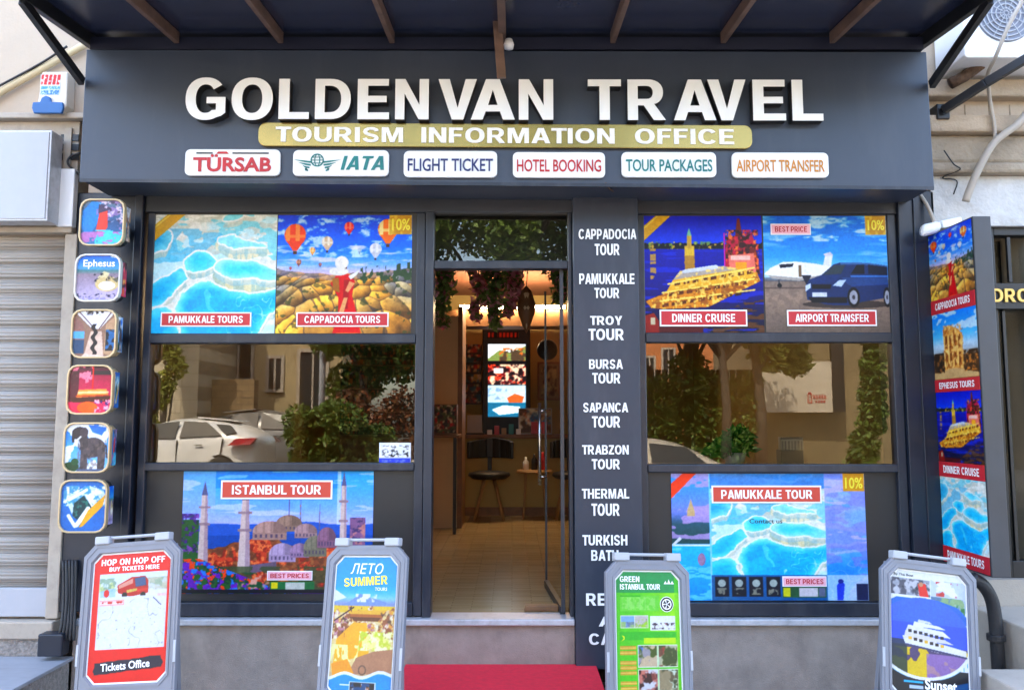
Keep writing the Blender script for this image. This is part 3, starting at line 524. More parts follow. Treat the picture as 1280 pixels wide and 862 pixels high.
def travertine_collage(w, h):
    c = terraces(w, h, 6, 31); t = terraces(int(w * .6), int(h * .8), 8, 5); c.grad([(0, (.25, .6, .9)), (.3, (.5, .55, .85)), (.4, (.2, .35, .4)), (.55, (.15, .3, .3)), (.57, (.2, .7, .92)), (1, (.1, .55, .85))], 0, .2)
    c.mix((c.X < .2) & (c.n(7, 14, 3, 4) > .52) & (c.Y < .52), (.72, .62, .82), .8); c.poly([(.08, .3), (.1, .2), (.12, .3), (.12, .34), (.08, .34)], (.75, .65, .5)); c.mix((c.X < .2) & (c.Y > .57) & (c.n(8, 20, 3, 5) > .55), (.55, .85, .98), .7); c.poly([(.0, .56), (.04, .5), (.05, .52), (.01, .57)], (.85, .86, .9)); c.rect(0, .56, .2, .575, (.85, .92, 1)); c.ell(.15, .68, .02, .05, (.6, .5, .6)); c.rect(.195, 0, .203, 1, (.55, .8, .98))
    c.paste(t, .203, .12, .79, .82); c.mix((c.X > .2) & (c.X < .79) & (c.Y < .12), (.12, .4, .75), .7)
    b = (c.X > .79); c.mix(b, (.35, .5, .9), .55); c.mix(b & (c.n(5, 9, 4, 8) > .5) & (c.Y < .8), (.55, .55, .95), .6); c.mix(b & (c.n(4, 14, 3, 12) > .6) & (c.Y < .55), (.75, .72, .95), .8); c.mix(b & (c.Y > .8), (.8, .86, .97), .7); c.poly([(.84, .88), (.86, .84), (.88, .87), (.87, 1), (.84, 1)], (.2, .3, .75)); c.ell(.86, .85, .014, .018, (.15, .2, .5)); c.rect(.94, .87, 1, 1, (.1, .15, .3))
    c.mix((c.X > .2) & (c.X < .79) & (c.Y > .8), (.08, .28, .45), .8)
    for j in range(4):
        x = .215 + .088 * j; c.rect(x, .815, x + .072, .97, (.08, .11, .16)); c.ell(x + .036, .865, .02, .03, (.62, .66, .64)); c.speck(x + .01, .9, x + .06, .955, [(.5, .5, .46)], 50, j, .5)
    c.rect(.56, .89, .785, .975, (.2, .35, .25)); c.rect(.565, .9, .6, .97, (.75, .75, .2)); c.rect(.645, .9, .74, .97, (.8, .78, .8)); c.rect(.745, .9, .78, .97, (.4, .42, .5))
    c.poly([(0, .08), (0, .2), (.13, 0), (.06, 0)], (.9, .3, .15)); c.rect(.89, .0, 1, .14, (.78, .58, .15)); return c
def ruin_facade(w, h):
    c = Cv(w, h); c.grad([(0, (.1, .5, .9)), (.35, (.4, .72, .96)), (.5, (.75, .86, .95)), (.8, (.5, .4, .3))]); c.mix((c.n(4, 8, 3, 4) > .58) & (c.Y < .45), (.85, .93, 1), .8)
    c.mix((c.Y > .62 + .06 * c.n(6, 1, 2, 3)), (.35, .25, .15)); c.poly([(.25, .25), (.4, .2), (.6, .28), (.68, .36), (.68, .88), (.27, .9)], (.85, .62, .36))
    for i in range(4):
        for j in range(2): x = .29 + .1 * i; y = .36 + .26 * j; c.rect(x, y, x + .05, y + .18, (.48, .3, .14)); c.rect(x - .025, y - .02, x - .012, y + .2, (.96, .78, .52))
    c.rect(.25, .57, .68, .6, (.95, .75, .48)); c.speck(.24, .2, .7, .9, [(.6, .38, .2), (.98, .8, .55)], 22, 5, .58, .8); c.poly([(0, .9), (.5, .84), (1, .94), (1, 1), (0, 1)], (.78, .65, .48)); c.speck(.7, .6, 1, .9, [(.75, .5, .25), (.25, .18, .1)], 18, 2, .5); c.speck(0, .6, .25, .9, [(.5, .35, .2), (.2, .15, .1)], 18, 3, .5); return c
def box_picture(k, w=120, h=122):
    c = Cv(w, h)
    if k == 0:   # underwater ruin and coral
        c.grad([(0, (.45, .5, .55)), (.5, (.2, .35, .5)), (1, (.3, .5, .65))]); c.poly([(.02, .6), (.05, .25), (.25, .05), (.5, .08), (.4, .5), (.2, .8)], (.05, .5, .75)); c.mix((c.n(5, 7, 3, 2) > .5) & (c.X > .35) & (c.Y < .75), (.62, .5, .68), .8); c.speck(.4, .05, 1, .5, [(.85, .78, .85), (.3, .25, .35)], 14, 3, .55); c.poly([(.42, .3), (.6, .25), (.62, .6), (.5, .75), (.36, .68)], (.85, .3, .25)); c.mix((c.n(4, 9, 3, 5) > .48) & (c.Y > .7), (.7, .5, .7)); c.mix((c.n(5, 9, 3, 9) > .55) & (c.Y > .66) & (c.X > .35), (.35, .75, .85))
    elif k == 1:  # pale hotel by the sea
        c.grad([(0, (.05, .4, .78)), (.3, (.35, .62, .85)), (.34, (.3, .5, .5)), (.42, (.55, .5, .55)), (1, (.78, .74, .86))]); c.ell(.7, .62, .26, .16, (.8, .72, .55)); c.ell(.7, .66, .18, .09, (.98, .97, .92)); c.poly([(.48, .5), (.62, .36), (.75, .4), (.7, .48)], (.85, .8, .65)); c.poly([(.8, .52), (.95, .48), (.92, .6)], (.4, .4, .35)); c.speck(.4, .4, 1, .6, [(.15, .15, .2)], 16, 4, .68); c.speck(0, .82, .9, .9, [(.2, .2, .3)], 24, 6, .6); c.speck(0, .9, 1, 1, [(.6, .58, .75)], 20, 7, .5); c.ell(.85, .05, .1, .025, (.9, .95, 1))
    elif k == 2:  # narrow street hall
        c.c[:] = (.55, .45, .4); c.poly([(0, 0), (1, 0), (.62, .4), (.45, .4)], (.92, .93, .96)); c.line(.1, 0, .5, .4, .012, (.4, .3, .3)); c.line(.9, 0, .6, .4, .012, (.4, .3, .3)); c.speck(.3, 0, .7, .12, [(.12, .1, .12)], 18, 2, .55); c.poly([(0, .1), (.25, .3), (.3, .9), (0, 1)], (.55, .42, .4)); c.rect(.02, .45, .28, .6, (.4, .65, .85)); c.rect(.02, .62, .28, .9, (.1, .3, .42)); c.poly([(.3, .9), (.42, .45), (.66, .45), (.72, .95)], (.85, .74, .68)); c.poly([(1, .1), (.75, .3), (.72, .9), (1, 1)], (.72, .6, .5)); c.rect(.75, .42, 1, .85, (.1, .42, .6)); c.speck(.75, .42, 1, .85, [(.03, .1, .16)], 14, 5, .5); c.mix((np.abs(c.X - .5 - .03 * np.sin(c.Y * 30)) < .045) & (c.Y > .3) & (c.Y < .92), (.1, .08, .14)); c.poly([(.3, .9), (.72, .95), (.8, 1), (.2, 1)], (.9, .8, .75))
    elif k == 3:  # pink night boat
        c.grad([(0, (.2, .12, .18)), (.25, (.62, .1, .3)), (.7, (.85, .15, .4)), (1, (.9, .2, .35))]); c.mix((c.n(7, 9, 3, 2) > .5) & (c.Y < .42) & (c.X < .55), (.95, .55, .62)); c.rect(0, .12, .25, .75, (.25, .12, .16), .8); c.rect(.5, .12, 1, .2, (.2, .15, .18)); c.rect(.53, 0, .56, .5, (.9, .15, .1)); c.poly([(.05, .66), (.95, .62), (.9, .74), (.15, .76)], (.3, .1, .08)); c.poly([(.25, .5), (.85, .48), (.9, .62), (.2, .66)], (.95, .62, .35)); c.line(.25, .56, .88, .55, .02, (1, .85, .65)); c.line(.2, .63, .9, .61, .015, (.7, .3, .12)); c.mix(((c.X - .45) / .22) ** 2 + ((c.Y - .86) / .12) ** 2 < 1, (1, .42, .12)); c.speck(.6, .7, 1, 1, [(.25, .1, .4), (1, .7, .75)], 16, 4, .58)
    elif k == 4:  # elephant statue against the sky
        c.grad([(0, (.2, .5, .85)), (1, (.6, .8, .95))]); c.mix(c.n(3, 3, 4, 5) > .47, (.92, .94, .97)); c.poly([(.5, .05), (.9, .1), (.8, .26), (.6, .2)], (.12, .42, .88), .9)
        g = (.34, .31, .33); c.ell(.62, .5, .27, .2, g); c.poly([(.37, .45), (.5, .4), (.52, .93), (.36, .93)], g); c.poly([(.72, .5), (.89, .5), (.88, .95), (.73, .95)], g); c.ell(.33, .22, .17, .13, (.22, .2, .23)); c.poly([(.3, .28), (.5, .25), (.52, .48), (.38, .55)], (.28, .26, .28)); c.poly([(.16, .2), (.24, .2), (.22, .4), (.17, .4)], (.2, .19, .21)); c.line(.27, .36, .36, .28, .018, (.85, .85, .83)); c.ell(.42, .2, .09, .1, (.3, .27, .3)); c.line(.9, .45, .93, .7, .014, (.2, .18, .2)); c.speck(.3, .35, .9, .93, [(.45, .4, .38), (.22, .2, .22)], 13, 4, .6, .6); c.ell(.17, .88, .17, .1, (.1, .28, .18)); c.ell(.25, .78, .08, .07, (.13, .33, .22)); c.rect(.3, .92, .95, 1, (.35, .4, .5))
    else:        # tilted card picture on plain blue
        c.c[:] = (.2, .44, .68); c.poly([(.08, .3), (.6, .12), (.9, .2), (.95, .3), (.5, .75), (.3, .7)], (.78, .85, .9)); c.speck(.08, .12, .95, .5, [(.95, .96, .97), (.35, .6, .72)], 12, 4, .52); c.poly([(.3, .45), (.5, .3), (.68, .52), (.42, .78), (.28, .68)], (.04, .25, .27)); c.speck(.3, .4, .6, .75, [(.2, .45, .42)], 14, 2, .58); c.line(.2, .38, .55, .2, .03, (.97, .97, .97)); c.line(.55, .3, .68, .5, .018, (.97, .97, .97)); c.line(.6, .55, .38, .85, .045, (.98, .98, .97)); c.line(.2, .68, .34, .87, .035, (.98, .98, .97)); c.poly([(.42, .9), (.6, .58), (.95, .28), (.9, .5), (.5, .88)], (.88, .64, .25))
    return c
def bus_sheet(w=190, h=290):
    c = Cv(w, h, (.86, .05, .05)); c.rect(.075, .155, .97, .75, (.9, .91, .95))
    c.grad([(.155, (.86, .92, .98)), (.4, (.95, .95, .97))], .075, .97, .155, .34); c.speck(.08, .19, .32, .3, [(.75, .8, .5), (.5, .6, .5)], 16, 2, .5, .8); c.rect(.6, .2, .97, .29, (.7, .74, .7), .5); c.speck(.6, .2, .97, .3, [(.55, .62, .5), (.8, .78, .7)], 14, 6, .5, .7)
    c.poly([(.32, .25), (.5, .19), (.68, .185), (.72, .22), (.73, .32), (.5, .345), (.33, .31)], (.66, .12, .1)); c.poly([(.54, .2), (.68, .19), (.7, .26), (.56, .27)], (.3, .38, .5)); c.poly([(.33, .25), (.52, .2), (.52, .24), (.34, .28)], (.85, .6, .55)); c.poly([(.44, .29), (.58, .28), (.58, .3), (.45, .315)], (.8, .7, .4)); c.ell(.42, .33, .035, .022, (.06, .05, .06)); c.ell(.66, .335, .035, .022, (.06, .05, .06)); c.poly([(.58, .29), (.72, .28), (.72, .3), (.58, .31)], (.8, .25, .2)); c.poly([(.1, .29), (.3, .27), (.3, .35), (.1, .35)], (.6, .75, .9), .7); c.ell(.18, .31, .035, .03, (.8, .15, .15))
    c.rect(.075, .34, .97, .75, (.91, .92, .96)); lines = (np.abs(fbm(c.X * 5, c.Y * 7, 3, 4) - .5) < .009) & (c.Y > .36) & (c.Y < .74) & (c.X > .09) & (c.X < .95); c.mix(lines & (c.n(5, 6, 2, 8) > .52), (.55, .57, .66), .8); c.speck(.1, .44, .95, .74, [(.5, .5, .58)], 40, 3, .8); c.line(.8, .36, .9, .42, .006, (.3, .3, .4))
    c.rect(.09, .365, .42, .405, (.95, .62, .6)); c.rect(.1, .372, .41, .398, (.97, .88, .88)); c.speck(.12, .376, .4, .394, [(.75, .2, .2)], 36, 3, .52); c.rect(.85, .33, .96, .35, (.95, .8, .8))
    k = (np.abs(c.Y - .875 + .05 * (c.X - .5)) < .045 + .014 * (c.n(10, 3, 2, 3) - .5)) & (c.X > .06 + .05 * c.n(3, 22, 2, 4)) & (c.X < .9 + .08 * c.n(3, 22, 2, 5)); c.mix(k, (.1, .11, .22)); return c
def summer_sheet(w=180, h=320):
    c = Cv(w, h); c.grad([(0, (.03, .58, .85)), (.22, (.1, .62, .88)), (.3, (.55, .78, .9)), (.34, (.55, .6, .75)), (1, (.86, .72, .5))]); c.poly([(0, .24), (.2, .3), (0, .33)], (.9, .93, .95)); c.poly([(.25, .33), (.42, .27), (.55, .29), (.85, .33), (.95, .35), (.1, .36)], (.5, .58, .75)); c.speck(.35, .27, .7, .33, [(.9, .93, .97)], 14, 3, .5)
    g = (c.Y > .36) & (c.Y < .84); c.mix(g, (.88, .78, .58)); c.speck(0, .36, 1, .6, [(.85, .6, .3), (.7, .5, .55), (.95, .88, .75), (.55, .36, .22)], 18, 4, .56); c.mix((c.Y > .36) & (c.Y < .41) & (c.n(14, 20, 2, 6) > .42), (.86, .72, .25)); c.rect(.28, .41, .8, .44, (.62, .38, .12)); c.poly([(.2, .395), (.88, .385), (.8, .42), (.28, .42)], (.86, .66, .25)); c.poly([(.3, .44), (.78, .44), (.74, .47), (.34, .47)], (.4, .24, .08))
    c.poly([(.34, .48), (.56, .48), (.62, .7), (.05, .78), (.08, .6)], (.95, .66, .12)); c.mix((c.n(10, 10, 2, 7) > .55) & (c.Y > .55) & (c.Y < .66) & (c.X > .5), (.95, .93, .6)); c.mix((c.n(12, 10, 3, 8) > .5) & (c.Y > .64) & (c.Y < .76) & (c.X < .45), (.97, .94, .66)); c.speck(.45, .54, 1, .68, [(.75, .78, .3), (.98, .95, .75)], 16, 9, .5); c.poly([(.42, .73), (.7, .68), (1, .66), (1, .83), (.3, .85), (.35, .8)], (.66, .5, .4)); c.poly([(.02, .78), (.28, .74), (.4, .84), (.05, .86)], (.95, .6, .15)); c.speck(0, .36, .3, .6, [(.3, .2, .16)], 12, 14, .68); c.speck(.75, .4, 1, .6, [(.35, .25, .2)], 12, 15, .66)
    c.line(.02, .47, .33, .37, .01, (.25, .18, .14)); k = np.abs(np.hypot((c.X - .53), (c.Y - .815) / c.asp) - .055) < .01; c.mix(k, (.45, .36, .3))
    wv = .855 + .018 * np.sin(c.X * 11 + 2) - .03 * c.X; c.mix(c.Y > wv, (.95, .96, .95)); c.mix(c.Y > wv + .022, (.05, .55, .84)); c.rect(.33, .895, .76, .965, (.8, .85, .88)); c.rect(.35, .9, .74, .96, (.12, .1, .14)); c.speck(.36, .905, .73, .955, [(.6, .35, .2), (.8, .8, .85), (.1, .3, .45)], 16, 6, .55); c.rect(.18, .918, .33, .926, (.95, .95, .95)); return c
def green_sheet(w=180, h=320):
    c = Cv(w, h, (.35, .72, .2)); c.mix(c.X * 1 > .0, (.36, .72, .18)); c.mix(np.clip((c.X - .3) * 1.5, 0, 1) * (c.Y > .16) * (c.Y < .62), (.6, .86, .1)); c.rect(0, 0, 1, .165, (.08, .55, .33)); c.rect(.06, .185, .68, .31, (.45, .78, .3)); c.rect(.06, .185, .38, .195, (.2, .62, .15)); c.speck(.08, .2, .62, .3, [(.62, .86, .5)], 20, 4, .5, .7)
    for i in range(5): c.rect(.09 + .09 * i, .2, .1 + .09 * i, .3, (.55, .82, .45))
    c.rect(.06, .34, .5, .44, (.85, .9, .8)); c.rect(.07, .345, .275, .435, (.55, .68, .82)); c.speck(.07, .39, .275, .435, [(.45, .5, .6), (.6, .7, .5)], 18, 3, .5); c.rect(.29, .345, .49, .435, (.75, .72, .7)); c.speck(.29, .37, .49, .435, [(.5, .5, .45), (.6, .75, .3)], 16, 5, .5); c.rect(.53, .345, .93, .46, (.95, .95, .93)); c.speck(.55, .4, .92, .45, [(.3, .25, .3)], 30, 6, .58); c.speck(.65, .375, .85, .43, [(.55, .2, .25)], 16, 7, .62)
    c.rect(.05, .47, .95, .53, (.25, .66, .22)); c.poly([(.07, .49), (.12, .505), (.12, .525), (.07, .54), (.11, .515)], (.95, .9, .1)); c.rect(.42, .515, .93, .56, (.72, .88, .06)); c.rect(.93, 0, 1, 1, (.45, .78, .1), .6)
    for k in range(9):
        if k in (2, 6): continue
        y = .575 + .038 * k; c.rect(.05, y, .3, y + .03, (.78, .62, .28)); c.rect(.05, y + .012, .3, y + .018, (.95, .8, .5))
    for i, (x, y) in enumerate(((.33, .575), (.65, .575), (.33, .76), (.65, .76))):
        c.rect(x - .01, y - .005, x + .305, y + .165, (.92, .94, .9)); c.rect(x, y, x + .295, y + .16, ((.62, .6, .62), (.45, .32, .26), (.82, .82, .85), (.8, .85, .78))[i]); c.speck(x, y, x + .295, y + .16, ([(.35, .5, .8), (.3, .36, .16), (.78, .7, .6)], [(.6, .3, .25), (.7, .7, .6), (.3, .34, .2)], [(.5, .3, .28), (.25, .14, .14), (.75, .5, .45)], [(.42, .38, .3), (.3, .32, .22), (.6, .55, .45)])[i], 9, 20 + 5 * i, .5)
    c.rect(0, .95, 1, 1, (.25, .68, .25)); return c
def boat_sheet(w=200, h=290):
    c = Cv(w, h, (.96, .97, .97)); c.rect(.0, .06, .52, .2, (.6, .62, .66)); c.speck(0, .06, .52, .2, [(.2, .2, .24), (.75, .75, .78), (.35, .35, .4)], 13, 4, .5); c.poly([(.36, .1), (.46, .09), (.5, .2), (.38, .2)], (.82, .15, .12)); c.ell(.4, .1, .03, .02, (.75, .55, .45))
    c.rect(.53, .05, 1, .2, (.78, .82, .88)); c.poly([(.55, .05), (.7, .05), (.9, .16), (.8, .18)], (.95, .95, .95)); c.speck(.6, .06, .9, .18, [(.7, .25, .25), (.95, .95, .95)], 12, 9, .58); c.rect(.53, .2, 1, .3, (.7, .76, .8)); c.speck(.53, .19, .98, .32, [(.2, .45, .25), (.55, .65, .5), (.4, .5, .6)], 10, 3, .5)
    e = ((c.X - .42) / .62) ** 2 + ((c.Y - .53) / .32) ** 2; c.mix((c.Y > .22) & (e < 1.25) & (c.Y > .2 + .16 * (c.X > .5) * (c.X - .5)), (.1, .42, .72)); c.mix((e < 1.3) & (c.Y > .55), (.2, .62, .78)); c.mix((e < 1.16) & (c.Y > .4), (.96, .97, .98)); ins = (e < 1.0); c.mix(ins, (.25, .38, .85)); c.mix(ins & (c.Y < .42), (.3, .45, .9)); c.mix(ins & (c.Y > .6), (.35, .3, .42)); c.mix(ins & (c.Y > .62) & (c.n(5, 9, 3, 6) > .48), (.85, .72, .15)); c.mix(ins & (c.Y > .66) & (c.X > .45), (.62, .5, .7), .8); c.mix(ins & (c.Y > .56) & (c.X < .2), (.12, .2, .25), .8)
    W_ = (.94, .93, .92); c.poly([(.14, .53), (.3, .53), (.98, .61), (.98, .66), (.6, .645), (.18, .6)], W_); c.poly([(.18, .49), (.7, .535), (.82, .57), (.16, .55)], (.88, .86, .85)); c.poly([(.22, .44), (.68, .47), (.78, .52), (.18, .5)], W_); c.poly([(.3, .41), (.62, .43), (.72, .455), (.28, .45)], (.97, .97, .97)); c.poly([(.36, .39), (.5, .4), (.54, .42), (.34, .415)], (.85, .86, .9))
    for j in range(7): x = .22 + .07 * j; c.rect(x, .475 + .006 * j, x + .045, .5 + .006 * j, (.15, .14, .2)); c.rect(x, .535 + .007 * j, x + .045, .56 + .007 * j, (.2, .16, .15) if j % 3 else (.9, .7, .3))
    c.line(.18, .6, .98, .665, .012, (.3, .3, .42)); c.mix((c.Y > .78) & (e > 1.18), (.11, .12, .16)); c.mix((c.Y > .86), (.11, .12, .16)); c.mix((np.abs(e - 1.1) < .06) & (c.Y > .5), (.97, .97, .98)); c.poly([(.76, .9), (1, .86), (1, 1), (.9, 1)], (.1, .4, .6), .8); c.rect(.15, .885, .4, .9, (.25, .7, .85)); c.rect(.22, .92, .4, .945, (.75, .82, .9)); c.mix((c.Y > .7) & (c.Y < .78) & (c.X > .72) & (np.abs(np.sin(c.X * 60)) > .3) & (np.abs(e - 1.2) < .12), (.95, .96, .98)); return c
def screen_pic(w=70, h=150):
    c = Cv(w, h, (.06, .12, .16)); c.rect(0, 0, 1, .23, (.86, .9, .94)); c.poly([(0, .2), (.3, .08), (.6, .12), (1, .02), (1, .23), (0, .23)], (.45, .5, .32)); c.speck(.3, .05, 1, .23, [(.7, .4, .2), (.3, .25, .2)], 9, 3, .55); c.rect(0, .23, 1, .3, (.05, .03, .05)); c.rect(0, .3, 1, .55, (.35, .06, .1)); c.speck(0, .28, 1, .56, [(.75, .3, .2), (.85, .75, .65), (.12, .05, .08)], 8, 6, .52); c.rect(.15, .33, .4, .4, (.92, .92, .9)); c.rect(0, .57, 1, .8, (.7, .78, .84)); c.poly([(.5, .74), (.7, .68), (.95, .72), (.9, .8), (.55, .8)], (.85, .38, .2)); c.speck(0, .6, .5, .76, [(.5, .6, .7)], 8, 2, .5); c.rect(0, .8, 1, 1, (.05, .38, .48)); c.poly([(.1, .9), (.4, .84), (.85, .86), (.8, .94), (.3, .97)], (.9, .94, .96)); return c
def souvenir_shelf(w=200, h=150):
    c = Cv(w, h, (.05, .02, .015)); r = (np.floor(c.Y * 6)).astype(int); c.speck(0, 0, 1, 1, [(.5, .1, .06), (.75, .4, .12), (.2, .3, .15), (.6, .55, .45), (.35, .06, .1)], 26, 3, .62); c.mix((c.Y * 6 % 1) > .86, (.12, .05, .02)); return c
# ------------------------------------------------------------------ leaves
def leaves(name, pts_fn, n, size, m, parent=None, seed=1, tone_fn=None, drop=.0):
    r = np.random.default_rng(seed); c = pts_fn(r, n); n = len(c); nrm = r.normal(size=(n, 3)); nrm[:, 2] = np.abs(nrm[:, 2]) + .3; nrm /= np.linalg.norm(nrm, axis=1)[:, None]
    t = r.normal(size=(n, 3)); t[:, 2] -= drop; t -= (t * nrm).sum(1)[:, None] * nrm; t /= np.linalg.norm(t, axis=1)[:, None]; b = np.cross(nrm, t); s = size * r.uniform(.6, 1.35, n)[:, None]
    v = np.stack([c - t * s * .6, c + b * s * .33 + nrm * s * .07, c + t * s * .7, c - b * s * .33 + nrm * s * .07], 1).reshape(-1, 3)
    me = bpy.data.meshes.new(name); me.vertices.add(4 * n); me.vertices.foreach_set('co', v.astype(np.float32).ravel()); me.loops.add(4 * n); me.loops.foreach_set('vertex_index', np.arange(4 * n, dtype=np.int32)); me.polygons.add(n); me.polygons.foreach_set('loop_start', np.arange(0, 4 * n, 4, dtype=np.int32)); me.update(calc_edges=True)
    tn = r.uniform(0, 1, n) * .7 + .3 * fbm(c[:, 0] * 1.7 + 40, c[:, 2] * 1.7 + c[:, 1] + 40, 2, seed); at = me.attributes.new('tone', 'FLOAT', 'POINT'); at.data.foreach_set('value', np.repeat(tn, 4).astype(np.float32))
    return link(name, me, m, parent)
def clumps(centres):
    def fn(r, n):
        k = r.integers(0, len(centres), n); C = np.array([c[:3] for c in centres])[k]; S = np.array([c[3] if hasattr(c[3], '__len__') else (c[3],) * 3 for c in centres])[k]
        d = r.normal(size=(n, 3)); d /= np.linalg.norm(d, axis=1)[:, None]; return C + d * S * (r.uniform(0, 1, n) ** .45)[:, None]
    return fn
# ================================================================== the setting
FZ = PZ(771)                       # shop floor
def struct(mb, name, m, **kw): return tag(mb.build(name, m, **kw), kind='structure')
M_PAVE = brick_mat('pavement_slabs', (.3, .28, .26), (.36, .34, .31), (.14, .13, .12), 2.2, .5, .5, .012, .8, 'xy')
M_ASPH = mat('asphalt', (.055, .055, .057), .85, 0, .2, 20, .4, 200)
struct(MB().box(-60, 60, -60, 20, -.6, -.14), 'ground', M_ASPH)
struct(MB().box(-40, 40, -3.1, .3, -.138, 0), 'pavement', M_PAVE)
struct(MB().box(-40, 40, -3.28, -3.102, -.139, .012), 'kerb', M_STEPST, bev=.015)
struct(MB().box(-40, 40, -11.0, -3.29, -.136, -.132), 'road', M_ASPH)
struct(MB().box(-40, 40, -40, -11.15, -.137, .2), 'far_pavement', mat('far_paving', (.42, .38, .32), .8, 0, .12, 4, .1, 60))
# ------------------------------------------------------------------ shop building
XL0, XM, XJ, XD = PX(176, 500), PX(516, 500), PX(530, 500), PX(541, 500)
XP0, XP1, XW1, XE, XR1 = PX(716, 500), PX(799, 500), PX(1114, 450), PX(1127, 450), PX(1176, 500)
XC0 = PX(84, 500)
shop = empty('shop_building', 'dark blue glazed travel shopfront with a grey stone plinth below', 'building', (0, 0, 0))
ZT = PZ(241)
MB().box(-2.6, 2.55, .3, 7, 3.45, 9).box(-2.6, 2.55, .0, .3, ZT, 9).build('wall', M_CREAMWALL, shop)
room = MB(); room.box(-2.62, -2.5, .3, 6.2, 0, 3.45).box(2.45, 2.55, .3, 6.2, 0, 3.45).box(-2.5, 2.45, 6.0, 6.2, 0, 3.45); room.build('interior_wall', M_TAN, shop)
MB().box(-2.5, 2.45, .3, 6.0, 3.3, 3.45).build('ceiling', mat('interior_ceiling', (.22, .085, .045), .8, 0, .1, 2), shop)
M_FLOOR = brick_mat('laminate_floor', (.4, .28, .13), (.5, .37, .19), (.29, .19, .085), 3.6, .9, .13, .01, .2, 'xy')
struct(MB().box(-2.5, 2.45, .12, 6.0, FZ - .1, FZ), 'floor', M_FLOOR)
pl = MB(); pl.box(XC0 + .12, XP0, -.03, .11, 0, PZ(779)); pl.box(XP1, XR1, -.03, .11, 0, PZ(779)); pl.build('plinth', M_PLINTH, shop, bev=.004)
si = MB(); si.box(XC0 + .14, XP0 - .002, -.06, .118, PZ(778.5), FZ + .002); si.box(XP1 + .002, XR1, -.06, .118, PZ(778.5), FZ + .002); si.build('sill', M_SILL, shop, bev=.005)
MB().box(XL0 - .02, XP0 + .02, -.012, .08, PZ(266), ZT - .001).box(XP1 - .02, XR1, -.012, .08, PZ(268), ZT - .001).build('head_rail', M_RAIL, shop, bev=.006)
lp = MB(); lp.box(XC0, XL0 - .075, .0, .3, FZ + .03, ZT); lp.build('left_post', M_FRAME, shop, bev=.006)
MB().box(XL0 - .073, XL0 - .022, -.035, .12, FZ + .004, ZT).build('corner_post', M_NAVY, shop, bev=.006)
MB().box(XE + .003, XR1, -.035, .3, FZ + .004, ZT).box(XE + .09, XE + .1, -.045, -.03, FZ + .01, ZT - .01).build('right_post', M_NAVY, shop, bev=.004)
# windows
def window(x0, x1, r, lower_x, name='window'):
    z = [PZ(v) for v in r]       # top, upper/mid rail top, bottom, mid pane bottom rail top, bottom, lower end, base
    fr = MB()
    fr.box(x0, x0 + .045, -.008, .07, z[6], z[0]).box(x1 - .055, x1, -.008, .07, z[6], z[0])
    for a, b in ((z[1], z[2]), (z[3], z[4]), (z[5], z[6])): fr.box(x0 + .045, x1 - .055, -.016, .07, b, a)
    f = fr.build(name, M_FRAME, shop, bev=.006)
    g = MB(); g.quad((x0 + .04, .03, z[3] - .004), (x1 - .05, .03, z[3] - .004), (x1 - .05, .03, z[2] + .004), (x0 + .04, .03, z[2] + .004)); g.build('pane', G_WIN, f)
    MB().box(x0 + .045, x1 - .055, .024, .06, z[5] + .001, z[4] - .001).build('infill_panel', M_DARKPANEL, f)
    MB().box(x0 + .045, x1 - .055, .0, .02, z[1] + .001, z[0] - .001).build('backing_panel', M_DARKPANEL, f)
    return f
window(XL0, XJ, (266, 417.5, 429, 578, 588, 752, 769), None)
window(XP1, XE, (268, 416, 428, 580, 590, 752, 769), None)
# door
MB().box(XJ + .002, XD, -.02, .1, FZ + .004, PZ(265)).box(PX(711, 500), XP0, -.01, .1, FZ + .004, PZ(266)).box(XD, PX(711, 500), -.008, .07, PZ(336), PZ(326)).build('door_surround', M_FRAME, shop, bev=.005)
fl = MB(); fl.quad((XD, .03, PZ(326)), (PX(711, 500), .03, PZ(326)), (PX(711, 500), .03, PZ(266)), (XD, .03, PZ(266))); fl.build('fanlight', G_WIN, shop)
hx = PX(704, 760, .05); far = P(683, 733, .86); hz = PZ(338, .05)
def dpt(s, z): return (hx + (far.x - hx) * s, .05 + (.86 - .05) * s, z)
dr = MB(); dd = Vector(dpt(1, 0)) - Vector(dpt(0, 0)); dn = Vector((dd.y, -dd.x, 0)).normalized() * .005
dr.hexa([Vector(dpt(s, z)) + k * dn for z in (FZ + .02, hz) for k in (-1, 1) for s in (0, 1)])
door = dr.build('door', G_DOOR, shop)
MB().bar(dpt(0, FZ + .02), dpt(0, hz), .022).build('hinge_edge', M_RAIL, door)
MB().bar(dpt(.02, FZ + .022), dpt(1, FZ + .022), .03, .05).build('bottom_rail', M_RAIL, door)
MB().bar(dpt(1, FZ + .05), dpt(1, hz), .014).build('edge_strip', M_RAIL, door)
hn = MB(); z0, z1 = PZ(606, .8), PZ(503, .8); a, b = Vector(dpt(.93, z0)), Vector(dpt(.93, z1)); o_ = -dn * 10
hn.tube([a + o_, b + o_], .012).tube([a + (b - a) * .1, a + (b - a) * .1 + o_], .007).tube([a + (b - a) * .9, a + (b - a) * .9 + o_], .007); hn.build('handle', M_CHROME, door, smooth=True)
MB().box(PX(656, 770), PX(700, 770), .14, .2, FZ, FZ + .035).build('floor_closer', M_WOOD, shop, bev=.005)
MB().box(XD, PX(711, 500), .09, .2, PZ(327.5), 3.29).build('fanlight_blackout', M_BLK2, shop)  # added black box, blocks the lit room so the fanlight looks dark
